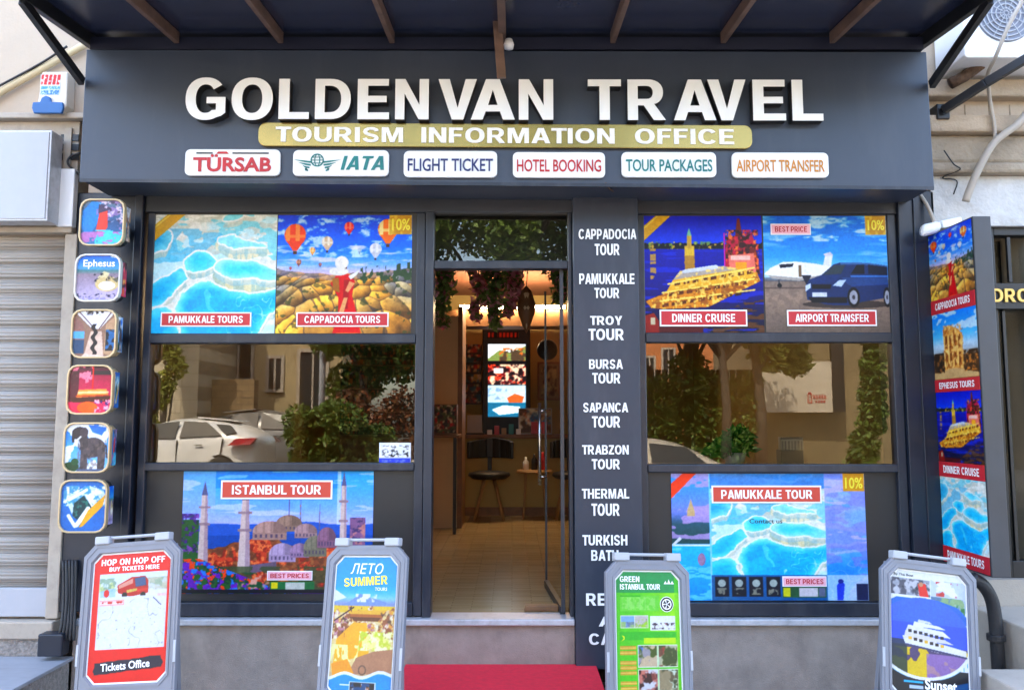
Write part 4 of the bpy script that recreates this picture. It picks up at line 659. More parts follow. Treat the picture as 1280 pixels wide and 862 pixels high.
# pillar with the list of tours
pil = MB().box(XP0 + .002, XP1 - .002, -.07, .1, PZ(836, -.07), PZ(243, -.07)).build('pillar', M_PILLAR, shop, bev=.006)
for t1, t2, v1, v2, x1, x2 in (('CAPPADOCIA', 'TOUR', (286.5, 299), (305, 319), (722, 794), (742, 773)), ('PAMUKKALE', 'TOUR', (342, 355), (360, 372.5), (723, 792), (742, 773)), ('TROY', 'TOUR', (395, 406), (411, 425), (737, 777), (735, 779)), ('BURSA', 'TOUR', (449, 461), (466, 479), (736, 778), (740, 775)), ('SAPANCA', 'TOUR', (503, 515), (520, 534), (729, 785), (740, 775)), ('TRABZON', 'TOUR', (556, 567.5), (573.5, 586), (728, 786), (740, 775)), ('THERMAL', 'TOUR', (610.5, 622.5), (629, 644), (728, 787), (740, 775)), ('TURKISH', 'BATH', (668, 681), (687, 700), (729, 785), (740, 774)), ('RENT', 'A', (741, 756), (770, 782), (734, 786), (750, 768)), ('CAR', '', (791, 805), None, (738, 780), None)):
    dx = -1.5 * (v1[0] - 500) / 250
    text('lettering', t1, QP(x1[0] + dx, v1[0], x1[1] + dx, v1[1], -.071), M_TXTWHITE, pil, .0, .006, bold=.028)
    if t2: text('lettering', t2, QP(x2[0] + dx, v2[0], x2[1] + dx, v2[1], -.071), M_TXTWHITE, pil, .0, .006, bold=.028)
# ------------------------------------------------------------------ fascia sign
SY = -.35
sign = empty('fascia_sign', 'long dark blue sign box with raised cream capitals under the awning', 'sign', P(640, 228, SY))
fc = [P(99, 224, SY), P(1168, 234, SY), P(108, 62, SY), P(1158, 65, SY)]; bk = lambda p: Vector((p.x, -.013, p.z))
MB().hexa([fc[0], fc[1], bk(fc[0]), bk(fc[1]), fc[2], fc[3], bk(fc[2]), bk(fc[3])]).build('panel', M_SIGN, sign, bev=.004)
MB().bar(P(100, 225.5, SY - .004), P(1167, 235.5, SY - .004), .012, .02).build('bottom_trim', M_FRAME, sign)
for ch, x0, x1 in zip('GOLDENVANTRAVEL', (232, 289.5, 348.5, 394, 447, 494, 548, 588.5, 648.5, 735, 784.5, 842, 884.5, 941, 990), (282, 341, 386.5, 438.5, 486.5, 536, 596, 643.5, 691.5, 776.5, 832, 895, 932.5, 982, 1028.5)):
    k = (x0 - 232) / 797; rnd = 1.5 if ch in 'GO' else 0
    text('letter', ch, QP(x0, 98.5 - rnd + k * 1.5, x1, 148.5 + rnd + k * 2.5, SY - .065), [M_LETTER, M_LETSIDE], sign, -.063, 0, bold=.04)
cb = MB(); cb.tube([P(757, 229, SY - .004), P(762, 236, SY + .05), P(775, 243, -.02), P(792, 241, -.015)], .006, 6); cb.build('loose_cable', M_COPPER, sign)
q = QP(323, 155, 940, 184.5, SY - .02, 3.5)
bar = empty('name_bar', 'rounded gold bar with white wide capitals below the cream letters', 'sign', q.t(.5, 0))
MB().prism(q, rrect(q.w, q.h, q.h * .32, 6), -.018, .004).build('bar', M_GOLD, bar, bev=.003)
for wd_, a, b in (('TOURISM', 345, 504), ('INFORMATION', 527, 768), ('OFFICE', 793.5, 917)): text('lettering', wd_, q.sub((a - 323) / 617, .19, (b - 323) / 617, .83), M_TXTWHITE, bar, .0045, .009, bold=.045)
PLQ = (('TÜRSAB', 231, 186.5, 350, 219.5, M_TRED, 'white plaque with red letters and black rule, leftmost of the six', .0279), ('IATA', 366, 187.5, 486, 220, M_TTEAL, 'white plaque with teal winged globe emblem beside slanted teal letters', .035), ('FLIGHT TICKET', 504.5, 188.5, 621.5, 221.5, M_TBLUE, 'white plaque lettered in navy FLIGHT TICKET', .012), ('HOTEL BOOKING', 641, 190, 756.5, 222, M_TRED, 'white plaque lettered in red HOTEL BOOKING', .012), ('TOUR PACKAGES', 777, 190, 895.5, 221.5, M_TTEAL, 'white plaque lettered in teal TOUR PACKAGES', .012), ('AIRPORT TRANSFER', 915, 190.5, 1036, 222, M_TORANGE, 'white plaque lettered in orange AIRPORT TRANSFER', .012))
for i, (s_, x0, y0, x1, y1, m, lab, bo) in enumerate(PLQ):
    q = QP(x0, y0, x1, y1, SY - .022, .3); r = empty('service_plaque', lab, 'plaque', q.t(.5, 0), 'white service plaques below the gold bar')
    MB().prism(q, rrect(q.w, q.h, .03), -.02, 0).build('plate', M_WHITE, r, bev=.004)
    if i == 0:
        text('lettering', s_, q.sub(.09, .2, .91, .86), m, r, .0015, .005, bold=bo)
        mb = MB(); w, h = q.w, q.h; mb.prism(q, [(.12 * w, .82 * h), (.29 * w, .82 * h), (.29 * w, .87 * h), (.12 * w, .87 * h)], .001, .004).prism(q, [(.5 * w, .82 * h), (.88 * w, .82 * h), (.88 * w, .87 * h), (.5 * w, .87 * h)], .001, .004); mb.build('rule', M_TBLACK, r); MB().prism(q, [(.33 * w, .82 * h), (.46 * w, .82 * h), (.44 * w, .9 * h), (.35 * w, .9 * h)], .001, .0045).build('cap', M_TRED, r)
    elif i == 1:
        text('lettering', s_, q.sub(.5, .24, .95, .77), m, r, .0015, .005, bold=bo, shear=.22)
        e = MB(); w, h = q.w, q.h; cx, cz, rr = .255 * w, .6 * h, .25 * h; cir = lambda r_: [(cx + r_ * math.cos(t), cz + r_ * math.sin(t)) for t in np.linspace(0, 6.283, 25)[:-1]]
        e.ring(q, cir(rr), cir(rr * .82), .001, .004)
        for k in (-.45, 0, .45): e.prism(q, [(cx - rr * .84 * math.sqrt(1 - k * k), cz + k * rr - .002), (cx + rr * .84 * math.sqrt(1 - k * k), cz + k * rr - .002), (cx + rr * .84 * math.sqrt(1 - k * k), cz + k * rr + .002), (cx - rr * .84 * math.sqrt(1 - k * k), cz + k * rr + .002)], .001, .0035)
        ov = lambda a_, b_: [(cx + a_ * math.cos(t), cz + b_ * math.sin(t)) for t in np.linspace(0, 6.283, 25)[:-1]]
        e.ring(q, ov(rr * .45, rr * .9), ov(rr * .3, rr * .82), .001, .0037)
        for s in (-1, 1):
            for k in range(4):
                ya = .62 * h - k * .105 * h; L = (.245 - .045 * k) * w; x_in = (.055 + .012 * k) * w
                e.prism(q, [(cx + s * x_in, ya - .13 * h), (cx + s * (x_in + .3 * L), ya - .1 * h), (cx + s * L, ya), (cx + s * (x_in + .35 * L), ya - .03 * h), (cx + s * x_in, ya - .07 * h)][::s], .001, .004)
        e.build('emblem', M_TTEAL, r)
    else:
        text('lettering', s_, q.sub(.045, .3, .955, .78), m, r, .0015, .004, bold=bo)
# ------------------------------------------------------------------ awning
ZC = P(108, 62, SY).z + .03
def cz_(y): return ZC + .0 - .1 * (-.35 - y)
AX0, AX1 = PX(107, 62, SY), PX(1160, 64, SY)
aw = empty('awning', 'dark navy awning on brown rafters sloping out over the sign', 'awning', ((AX0 + AX1) / 2, -.35, ZC))
def slab(mb, x0, x1, y0, y1, zt, zb):
    return mb.hexa([(x, y, cz_(y) + zz) for zz in (zb, zt) for y in (y0, y1) for x in (x0, x1)])
slab(MB(), AX0 + .02, AX1 - .02, -1.17, -.02, .09, .075).build('sheet', M_CANOPY, aw)
MB().box(AX0 + .02, AX1 - .02, -.34, -.27, ZC - .025, ZC + .05).build('back_beam', mat('navy_beam', (.012, .014, .03), .4), aw)
for s in (AX0, AX1): slab(MB(), s - .02, s + .02, -1.17, -.02, .1, .0).build('side_beam', M_BLACK, aw, bev=.004)
slab(MB(), AX0 - .02, AX1 + .02, -1.21, -1.17, .1, .0).build('front_beam', M_BLACK, aw)
for px_, w in ((221, .03), (351, .03), (490, .03), (628, .042), (766, .03), (904, .03), (1040, .03)):
    x = PX(px_, 62, SY); slab(MB(), x - w / 2, x + w / 2, -1.16, -.352, .072, .004).build('rafter', M_RAFTER, aw, bev=.004)
for sx, pa, pb in ((AX0, (27, 20), (103, 104)), (AX1, (1229, 22), (1164, 108))):
    zb = PZ(pb[1], SY); yy = -.95; MB().bar((sx, yy, cz_(yy) + .0), (sx, SY - .02, zb), .03, .05).build('brace', M_BLACK, aw)
hg = MB(); ya = -.5; hg.bar(P(621, 20, ya), P(627, 98, ya), .05, .02).bar(P(616, 22, ya - .01), P(634, 22, ya - .01), .014, .02).bar(P(614, 3, ya - .01), P(636, 3, ya - .01), .014, .02); hg.build('hanging_bar', M_RAFTER, aw)
MB().lathe(P(636, 56, ya + .05), [(.0, -.03), (.025, -.025), (.03, 0), (.02, .03), (.0, .035)], 12).build('small_lamp', M_WHITE, aw, smooth=True)
# ------------------------------------------------------------------ window posters
def caption(q, box, body, parent, m, tw=.82, local=False, th=.5, bold=.03, tc=None):
    s = q.sub(*box); mb = MB(); bw = .007 * max(.4, s.h / .08); mb.prism(s, [(0, 0), (s.w, 0), (s.w, s.h), (0, s.h)], .002, .006); mb.m = 1
    mb.prism(s, [(bw, bw), (s.w - bw, bw), (s.w - bw, s.h - bw), (bw, s.h - bw)], .003, .0075)
    c = mb.build('caption_plate', [M_WHITE, m], parent, local=local)
    text('lettering', body, s.sub(.5 - tw / 2, .5 - th / 2, .5 + tw / 2, .5 + th / 2), tc or M_TXTWHITE, c, .009, bold=bold, local=local); return c
def poster(cv, x0, y0, x1, y1, Y, lab, cap=None, m=None, name='window_poster', **kw):
    q = QP(x0, y0, x1, y1, Y); o = put(name, cv, q, M_PRINT); tag(o, lab, 'poster', 'tour posters in the shop windows')
    if cap: caption(q, cap[0], cap[1], o, m or M_RED, **kw)
    return o, q
UY = -.003
c = terraces(300, 266); gold_ribbon(c, .22)
poster(c, 184.5, 268.5, 345, 416.5, UY, 'poster of turquoise terraces captioned PAMUKKALE TOURS with gold corner ribbon', ((.12, .825, .82, .945), 'PAMUKKALE TOURS'))
c = balloon_valley(315, 266); gold_badge(c)
o, q = poster(c, 346, 269, 514.5, 416.5, UY, 'poster of hot air balloons over rocks captioned CAPPADOCIA TOURS', ((.155, .825, .835, .945), 'CAPPADOCIA TOURS'))
text('lettering', '10%', q.sub(.85, .03, .985, .13), M_TYEL, o, .002, bold=.02)
c = yacht_night(288, 266); gold_ribbon(c, .2)
poster(c, 801.5, 270, 953.5, 416, UY, 'poster of a lit yacht at night captioned DINNER CRUISE', ((.145, .805, .86, .945), 'DINNER CRUISE'), tw=.72)
c = jet_and_van(288, 266); gold_badge(c)
o, q = poster(c, 955.5, 270, 1110, 415.5, UY, 'poster of a white jet and dark van captioned AIRPORT TRANSFER', ((.17, .81, .89, .945), 'AIRPORT TRANSFER'))
caption(q, (.06, .07, .385, .165), 'BEST PRICE', o, mat('caption_pink', (.85, .42, .5), .4), tc=M_TRED, tw=.8)
text('lettering', '10%', q.sub(.85, .035, .985, .125), M_TYEL, o, .002, bold=.02)
o, q = poster(domes(420, 280), 227, 588.5, 466, 741.5, .018, 'wide poster of minarets and domes captioned ISTANBUL TOUR', ((.2, .075, .785, .23), 'ISTANBUL TOUR'), M_ORED, tw=.8)
caption(q, (.455, .815, .69, .89), 'BEST PRICES', o, mat('caption_pink', (.85, .42, .5)), tc=M_TRED, tw=.85)
o, q = poster(travertine_collage(420, 280), 840, 591.5, 1083, 750, .018, 'wide collage poster of blue pools captioned PAMUKKALE TOUR', ((.208, .095, .775, .235), 'PAMUKKALE TOUR'), M_ORED, tw=.83)
caption(q, (.56, .81, .785, .89), 'BEST PRICES', o, mat('caption_pink', (.85, .42, .5)), tc=M_TRED, tw=.85); text('lettering', '10%', q.sub(.9, .03, .99, .12), M_TYEL, o, .002, bold=.02); text('lettering', 'Contact us', q.sub(.4, .36, .57, .395), M_TBLACK, o, .002, bold=.01)
c = Cv(60, 44, (.93, .94, .95)); c.rect(0, .72, 1, 1, (.25, .32, .75)); c.mix((c.Y > .12) & (c.Y < .66) & (np.abs(c.n(9, 8, 2, 5) - .5) < .05) & (c.X > .1) & (c.X < .92), (.05, .05, .08)); c.speck(.1, .78, .9, .95, [(.5, .55, .9)], 20, 3, .5)
s_ = put('window_sticker', c, QP(474, 553, 513.5, 580, .027), M_PRINT); tag(s_, 'small white sticker with blue band in the left window corner', 'sticker')
# ------------------------------------------------------------------ picture boxes on the left post
BL = ('picture box with blue cave and coral, topmost on the left post', 'picture box showing a pale round hotel by the sea', 'picture box showing a narrow street hall with blue stalls', 'picture box with a pink and orange boat', 'picture box with a grey elephant under a blue sky', 'picture box with a tilted card on plain blue, lowest on the left post')
for i, (x0, y0, x1, y1) in enumerate(((98.5, 248, 155, 307), (92.5, 317, 150, 377), (88, 386, 145, 447.5), (82.5, 455.5, 140.5, 518), (78, 527.5, 137, 591), (72.5, 599, 133, 666))):
    yb = -.28; q = QP(x0, y0, x1, y1, yb); r = empty('picture_box', BL[i], 'light box', (q.t(.5, 0).x, -.001, q.O.z), 'picture boxes on the left post')
    M_RIM2 = mat('box_rim_gold', (.52, .4, .23), .35, .35, .1, 8) if i != 1 else mat('box_rim_pale', (.6, .56, .5), .4, .2, .1, 8)
    w, h = q.w, q.h; cr = .055; out = rrect(w, h, cr, 3); inn = [(.01 + u * (w - .02) / w, .01 + v * (h - .02) / h) for u, v in out]
    MB().ring(q, out, inn, -.03, 0).prism(q, inn, -.03, -.024).build('front_rim', M_RIM2, r, bev=.003)
    px_ = put('picture', box_picture(i), q, M_PRINTG, r, -.012, shape=lambda X, Y, w=w, h=h: (np.minimum(X, 1 - X) > .03) & (np.minimum(Y, 1 - Y) > .03) & (np.minimum(X, 1 - X) + np.minimum(Y, 1 - Y) > .15))
    MB().prism(q, [(.012 + u * (w - .024) / w, .012 + v * (h - .024) / h) for u, v in out], -.1, -.031).build('casing', M_RIM2 if i in (2, 3, 4) else M_DARKPANEL, r, bev=.003)
    if i == 1: text('lettering', 'Ephesus', q.sub(.17, .12, .86, .31), M_TXTWHITE, px_, -.009, bold=.02)
    cs = Cv(16, 40); src = box_picture((i + 2) % 6, 16, 40); cs.c = src.c; side = Quad(q.t(1, .14, -.04) + Vector((-.0095, 0, 0)), (0, .055, 0), (0, 0, h * .72)); put('side_picture', cs, side, M_PRINTG, r)
    MB().box(q.t(.5, 0).x - .03, q.t(.5, 0).x + .03, yb + .101, -.001, q.O.z + h * .4, q.O.z + h * .6).build('bracket', M_DARKPANEL, r)
# ------------------------------------------------------------------ projecting banner box on the right
bx_ = PX(1158, 285, 0) - .0; yN = -.5
ztop, zbot = PZ(270, yN), PZ(722, yN)
ban = empty('banner_box', 'tall projecting light box with four tour pictures right of the shopfront', 'light box', (2.55, -.25, zbot))
XB = PX(1166, 480, 0)
MB().box(XB, XB + .1, yN, -.02, zbot, ztop).build('casing', mat('banner_casing_grey', (.05, .052, .058), .4, .1, .1, 5), ban, bev=.004)
QB = Quad((XB - .003, -.03, zbot + .01), (0, yN + .04, 0), (0, 0, ztop - zbot - .02))
secs = ((balloon_valley(110, 130), 'CAPPADOCIA TOURS', 0, .206, .25), (ruin_facade(110, 120), 'EPHESUS TOURS', .25, .452, .49), (yacht_night(110, 120), 'DINNER CRUISE', .49, .70, .745), (terraces(110, 150, 6, 17), 'PAMUKKALE TOURS', .745, .952, 1.0))
for cv, cap, a, b, c_ in secs:
    p_ = put('picture', cv, QB.sub(0, a, 1, b), M_PRINT, ban)
    k = QB.sub(0, b, 1, c_); m_ = MB().prism(k, [(0, 0), (k.w, 0), (k.w, k.h), (0, k.h)], .0005, .003).build('caption_plate', M_RED, ban); text('lettering', cap, k.sub(.12, .24, .9, .74), M_TXTWHITE, m_, .0045, bold=.03)
cc = empty('security_camera', 'white security camera with a looped cable at the top of the banner box', 'camera', P(1165, 285, -.12))
mb = MB(); mb.lathe((0, 0, 0), [(.0, -.06), (.03, -.055), (.036, -.04), (.036, .03), (.03, .05), (0, .055)], 14, 'x'); v = P(1163, 286, -.14); mb.v = [(v.x + a * math.cos(.35) + 0 * b, v.y + b, v.z + a * math.sin(.22) + c) for a, b, c in mb.v]; mb.build('body', M_WHITE, cc, smooth=True)
MB().tube([P(1150, 243, -.03), P(1158, 255, -.06), P(1166, 272, -.1), P(1168, 280, -.12)], .011, 8).build('cable', M_CABLE, cc, smooth=True)
MB().bar(P(1176, 281, -.13), P(1200, 276, -.05), .03, .045).build('arm', M_WHITE, cc, bev=.006)
# ------------------------------------------------------------------ A boards on the pavement
def aboard(pos, ang, L, lab, cv, W=.53, SH_=.66):
    yaw, lean, roll = [R(a) for a in ang]
    M = Matrix.Rotation(yaw, 3, 'Z') @ Matrix.Rotation(-lean, 3, 'X') @ Matrix.Rotation(roll, 3, 'Y')
    base = Vector(pos) + M @ Vector((0, 0, -L)); r = empty('pavement_board', lab, 'A-board', base, 'A-boards standing along the shopfront', M.to_euler())
    q = Quad((-W / 2, 0, 0), (W, 0, 0), (0, 0, L)); cut, mg = .06, .05
    LB = L - mg - SH_
    oc = lambda i, c, lo=0.0: [(i + c, i + lo), (W - i - c, i + lo), (W - i, i + c + lo), (W - i, L - i - c), (W - i - c, L - i), (i + c, L - i), (i, L - i - c), (i, i + c + lo)]
    ring = MB().ring(q, oc(0, cut), oc(mg, cut * .72, LB - mg), -.026, 0)
    fr = ring.build('frame', M_GREYBOARD, r, local=True, bev=.005)
    MB().ring(q, oc(.012, cut * .92), oc(.02, cut * .9), .0005, .003).ring(q, oc(mg - .014, cut * .76, LB - mg), oc(mg - .004, cut * .74, LB - mg), .0005, .004).build('raised_edge', M_GREYBOARD, fr, local=True)
    for u in (.0, W - .012): MB().prism(q, [(u + .0, L * .42), (u + .012, L * .42), (u + .012, L * .52), (u, L * .52)], .0005, .006).build('clip', M_LGREY, fr, local=True)
    MB().prism(q, oc(mg - .002, cut * .72, LB - mg), -.02, -.012).build('backing', M_WHITE, r, local=True)
    i2 = mg + .008; p = Quad(q.m(i2, LB + .008), q.u * (W - 2 * i2), q.v * (L - i2 - LB - .008)); cc_ = cut * .66
    a_, b_ = cc_ / p.w, cc_ / p.h
    sh = put('sheet', cv, p, M_PRINTG, r, -.0105, True, grain=.05, gain=.6, shape=lambda X, Y: np.minimum(X, 1 - X) / a_ + np.minimum(Y, 1 - Y) / b_ > 1)
    for s in (-1, 1): MB().box(s * (W * .31) - .04, s * (W * .31) + .04, -.012, .035, L - .004, L + .036).build('hinge_block', M_LGREY, r, local=True, bev=.006)
    MB().tube([(-W * .25, .012, L + .026), (W * .25, .012, L + .026)], .008, 8).build('handle', M_LGREY, r, local=True)
    MI = M.inverted(); ft = lambda x: MI @ (Matrix.Rotation(yaw, 3, 'Z') @ Vector((x, .2, 0)) + Vector((0, 0, -base.z)))
    b = MB()
    for s in (-1, 1): b.bar((s * (W / 2 - .07), .045, L - .02), ft(s * (W / 2 - .09)), .04, .03)
    A_, B_ = Vector((0, .045, L - .02)), ft(0); cm = A_ + (B_ - A_) * .8; b.bar(cm + Vector((-W / 2 + .1, 0, 0)), cm + Vector((W / 2 - .1, 0, 0)), .04, .02); cm = A_ + (B_ - A_) * .06; b.bar(cm + Vector((-W / 2 + .1, 0, 0)), cm + Vector((W / 2 - .1, 0, 0)), .05, .02)
    b.build('rear_stand', M_GREYBOARD, r, local=True, bev=.004)
    return r, sh, Quad(p.O + p.N * -.0105, p.U, p.V)
r, sh, p = aboard((-1.921, -.673, .991), (-9.33, 9.35, -5.08), 1.0, 'grey A-board with a red bus tour sheet and map', bus_sheet(), SH_=.62)
text('lettering', 'HOP ON HOP OFF', p.sub(.09, .035, .93, .085), M_TXTWHITE, sh, .0015, bold=.04, local=True); text('lettering', 'BUY TICKETS HERE', p.sub(.2, .1, .86, .135), M_TXTWHITE, sh, .0015, bold=.03, local=True); text('lettering', 'Tickets Office', p.sub(.17, .845, .8, .905).rot(R(3)), M_TXTWHITE, sh, .0015, bold=.02, local=True)
r, sh, p = aboard((-.726, -.717, .98), (-20, 10.78, -3.0), .99, 'grey A-board with a blue and yellow summer sheet', summer_sheet(), .455, .66)
text('lettering', 'ЛЕТО', p.sub(.24, .045, .78, .125), M_TXTWHITE, sh, .0015, bold=.005, shear=.2, local=True); text('lettering', 'SUMMER', p.sub(.14, .145, .86, .21).rot(R(4)), M_TYEL, sh, .0015, bold=.04, local=True)
text('lettering', 'TOURS', p.sub(.66, .222, .86, .245), M_TXTWHITE, sh, .0015, bold=.01, local=True)
r, sh, p = aboard((.687, -.665, .898), (15, 8.5, 3.2), .905, 'grey A-board with a green city tour sheet in front of the pillar', green_sheet(), .455, .625)
text('lettering', 'GREEN', p.sub(.06, .035, .37, .08), M_TXTWHITE, sh, .0015, bold=.03, local=True); text('lettering', 'ISTANBUL TOUR', p.sub(.06, .095, .7, .14), M_TXTWHITE, sh, .0015, bold=.03, local=True)
cg = lambda R_, n, p=p: [(p.w * .8 + R_ * math.cos(t), p.h * .745 + R_ * math.sin(t)) for t in np.linspace(0, 6.283, n + 1)[:-1]]
em = MB(); em.prism(p, cg(.037, 20), .001, .0015); em.m = 1; em.ring(p, cg(.034, 20), cg(.026, 20), .0016, .002)
for k in range(5): t = k * 1.257; em.prism(p, [(p.w * .8 + .013 * math.cos(t + d_) * f, p.h * .745 + .013 * math.sin(t + d_) * f) for d_, f in ((-.4, .3), (-.45, 1.7), (.45, 1.7), (.4, .3))], .0016, .002)
em.build('emblem', [M_TXTWHITE, M_TBLACK], sh, local=True)
em = MB()
for k in range(3): u = p.w * (.76 + .055 * k); hh_ = .012 if k == 1 else .008; em.prism(p, [(u, p.h * .905), (u + .02, p.h * .905), (u + .013, p.h * .905 + hh_), (u + .01, p.h * .905 + hh_ * 2), (u + .006, p.h * .905 + hh_)], .001, .0015)
em.build('emblem', M_TXTWHITE, sh, local=True)
r, sh, p = aboard((2.123, -.642, .886), (9.69, 8.81, 7.88), .9, 'grey A-board with a boat cruise sheet beside the black hose', boat_sheet(), SH_=.6)
text('lettering', 'Sunset', p.sub(.42, .86, .84, .945), M_TXTWHITE, sh, .0015, bold=.03, local=True); text('lettering', 'By The Boat', p.sub(.04, .022, .3, .05), M_TBLACK, sh, .0015, bold=.01, local=True)
# carpeted step
cx0, cx1 = P(507, 828, -.03).x, P(745, 831, -.03).x; czz = PZ(829, -.03)
stp = empty('entrance_step', 'low entrance step covered with a red carpet', 'step', ((cx0 + cx1) / 2, -.26, 0))
MB().box(cx0 + .01, cx1 - .01, -.47, -.032, 0, czz - .012).build('step_block', M_PLINTH, stp)
MB().box(cx0, cx1, -.485, -.034, czz - .011, czz).box(cx0, cx1, -.487, -.474, .002, czz - .012).build('carpet', M_CARPET, stp, bev=.005)
# ------------------------------------------------------------------ building on the left with the roller shutter
lb = empty('corner_building', 'cream building with a roller shutter left of the blue shopfront', 'building', (-5, 0, 0))
XA = XC0 - .01
MB().box(-14, -2.602, .0, .3, PZ(146), 9).box(-14, -2.602, .3, 7, 0, 9).build('wall', M_CREAMWALL, lb)
MB().box(-14, -2.47, -.06, .0 - .002, PZ(152), PZ(145)).build('ledge', M_CREAMTRIM, lb, bev=.006)
MB().box(-14, XA, -.003, .29, PZ(284), PZ(152) - .002).build('shop_head', M_CREAMTRIM, lb)
hb = MB(); hb.box(PX(62, 190, -.16), PX(88, 190, -.02), -.02, .0, PZ(284, -.02), PZ(160, -.02)); hb.build('junction_plate', M_CREAMTRIM, lb)
MB().box(PX(72, 250, -.05), PX(92, 250, -.05), -.055, -.004, PZ(283, -.05), PZ(211, -.05)).build('white_cover', M_WHITE, lb, bev=.006)
vd = MB()
for k in range(3): pbox(vd, 76, 168 + 12 * k, 98, 176 + 12 * k, -.012, .01)
vd.build('vent', M_DARKPANEL, lb)
MB().box(-14, XA + .02, -.05, .1, PZ(796), PZ(774)).build('sill', M_CREAMTRIM, lb, bev=.008)
MB().box(-14, XA + .04, -.03, .28, 0, PZ(796) - .002).build('base', M_CONC, lb)
sb = empty('blank_sign_box', 'blank white sign box on the building left of the shop', 'sign', P(30, 277, -.3))
q = QP(-120, 163, 62, 276, -.17); MB().prism(q, [(0, 0), (q.w, 0), (q.w, q.h), (0, q.h)], -.12, 0).build('box', M_SILL, sb, bev=.004)
MB().prism(q, [(0.01, .012), (q.w - .012, .012), (q.w - .012, q.h - .012), (.01, q.h - .012)], .001, .006).build('face', M_LGREY, sb, bev=.002)
rs = empty('roller_shutter', 'closed cream roller shutter with horizontal slats left of the picture boxes', 'shutter', P(20, 774, .05))
XS = PX(76, 530, .05); c_ = MB(); zz0, zz1 = PZ(772, .05), PZ(292, .05); n = 24; dz = (zz1 - zz0) / n; prof = []
for k in range(n):
    for f_, d_ in ((0, 0), (.1, -.004), (.3, -.016), (.55, -.02), (.8, -.014), (.93, -.002)): prof.append((zz0 + (k + f_) * dz, .05 + d_))
prof.append((zz1, .05))
for (z0, y0), (z1, y1) in zip(prof, prof[1:]): c_.quad((-4.2, y0, z0), (XS, y0, z0), (XS, y1, z1), (-4.2, y1, z1))
cu = c_.build('slat_curtain', M_SHUT, rs, smooth=True); cu.modifiers.new('s', 'SOLIDIFY').thickness = .003
MB().box(-4.2, XA - .002, -.03, .08, PZ(292, 0), PZ(284.5, 0)).build('head_box', M_CREAMTRIM, rs, bev=.006)
MB().box(XS + .002, XS + .075, -.015, .1, PZ(772), PZ(293)).build('guide_rail', M_CREAMTRIM, rs, bev=.004)
MB().box(-4.2, XS, .01, .03, PZ(771), PZ(735)).build('bottom_bar', M_LGREY, rs, bev=.004)
al = empty('alarm_box', 'white alarm box with blue base and red marks on the cream wall', 'alarm', P(62, 145, -.1))
q = QP(43, 88, 84, 143, -.09); w, h = q.w, q.h
MB().prism(q, [(.06 * w, 0.05 * h), (.9 * w, .05 * h), (w, .2 * h), (.98 * w, .97 * h), (.2 * w, .97 * h), (.12 * w, .3 * h)], -.088, 0).build('case', mat('aged_cream_plastic', (.72, .66, .55), .45), al, bev=.008)
MB().prism(q, [(.0, .12 * h), (.06 * w, 0), (.92 * w, 0), (.96 * w, .12 * h), (.93 * w, .25 * h), (.58 * w, .26 * h), (.54 * w, .36 * h), (.4 * w, .4 * h), (.28 * w, .35 * h), (.24 * w, .26 * h), (.02 * w, .25 * h)], .001, .02).build('siren_base', mat('alarm_blue', (.015, .11, .33), .35), al, bev=.006)
c = Cv(60, 50, (.9, .88, .84)); c.mix((c.Y < .5) & (np.abs(np.sin(c.X * 15 + c.Y * 2)) > .45) & (c.n(5, 6, 2, 3) > .38) & (c.X > .05), (.75, .1, .12)); c.rect(.05, .58, 1, .72, (.35, .6, .78)); c.rect(.05, .76, .95, .98, (.3, .5, .7)); c.speck(.05, .58, 1, .98, [(.85, .9, .93)], 22, 5, .57)
put('label_print', c, q.sub(.17, .1, .78, .56), M_PRINTG, al, .0015)
pp = empty('beige_pipe', 'beige diagonal conduit and black cable on the cream wall above the alarm box', 'pipe', P(50, 90, -.03))
MB().tube([P(-30, 138, -.035), P(0, 116, -.035), P(60, 82, -.035), P(108, 55, -.035)], .022, 10).build('conduit', mat('yellowed_conduit', (.62, .5, .3), .6, 0, .15, 6), pp, smooth=True)
MB().tube([P(-30, 123, -.06), P(0, 107, -.06), P(50, 80, -.06), P(84, 58, -.06)], .007, 6).build('cable', M_BLACK, pp, smooth=True)
tag(MB().tube([P(101, 191, -.02), P(88, 196, -.04), P(85, 205, -.05), P(97, 217, -.03), P(103, 222, -.02)], .007, 6).build('loose_wire', M_BLACK, smooth=True), 'short black wire loop beside the blank sign box', 'wire')
stf = empty('grey_ramp', 'grey metal step at the foot of the roller shutter', 'step', P(40, 862, -.4))
za = PZ(820, -.04); MB().box(-4.5, P(91, 822, -.05).x, -.62, -.035, za - .02, za).build('tread', M_GREYSTEP, stf, bev=.004)
MB().box(-4.5, P(88, 822, -.05).x, -.6, -.06, 0, za - .021).build('riser', M_CONC, stf)
db = empty('cable_bundle', 'dark cables and junction block at the foot of the left post', 'cables', P(78, 815, -.03))
MB().box(PX(64, 800), PX(94, 800), -.14, -.055, PZ(818, -.1), PZ(790, -.1)).build('block', M_NAVY, db, bev=.008)
cbm = MB()
for k in range(5): cbm.tube([P(79 + 4 * k, 700, -.02), P(80 + 3.5 * k, 745, -.05 - .01 * (k % 2)), P(77 + 4 * k, 780, -.09), P(72 + 5 * k, 800, -.1)], .009, 6)
cbm.build('cable', M_RUBBER, db, smooth=True)
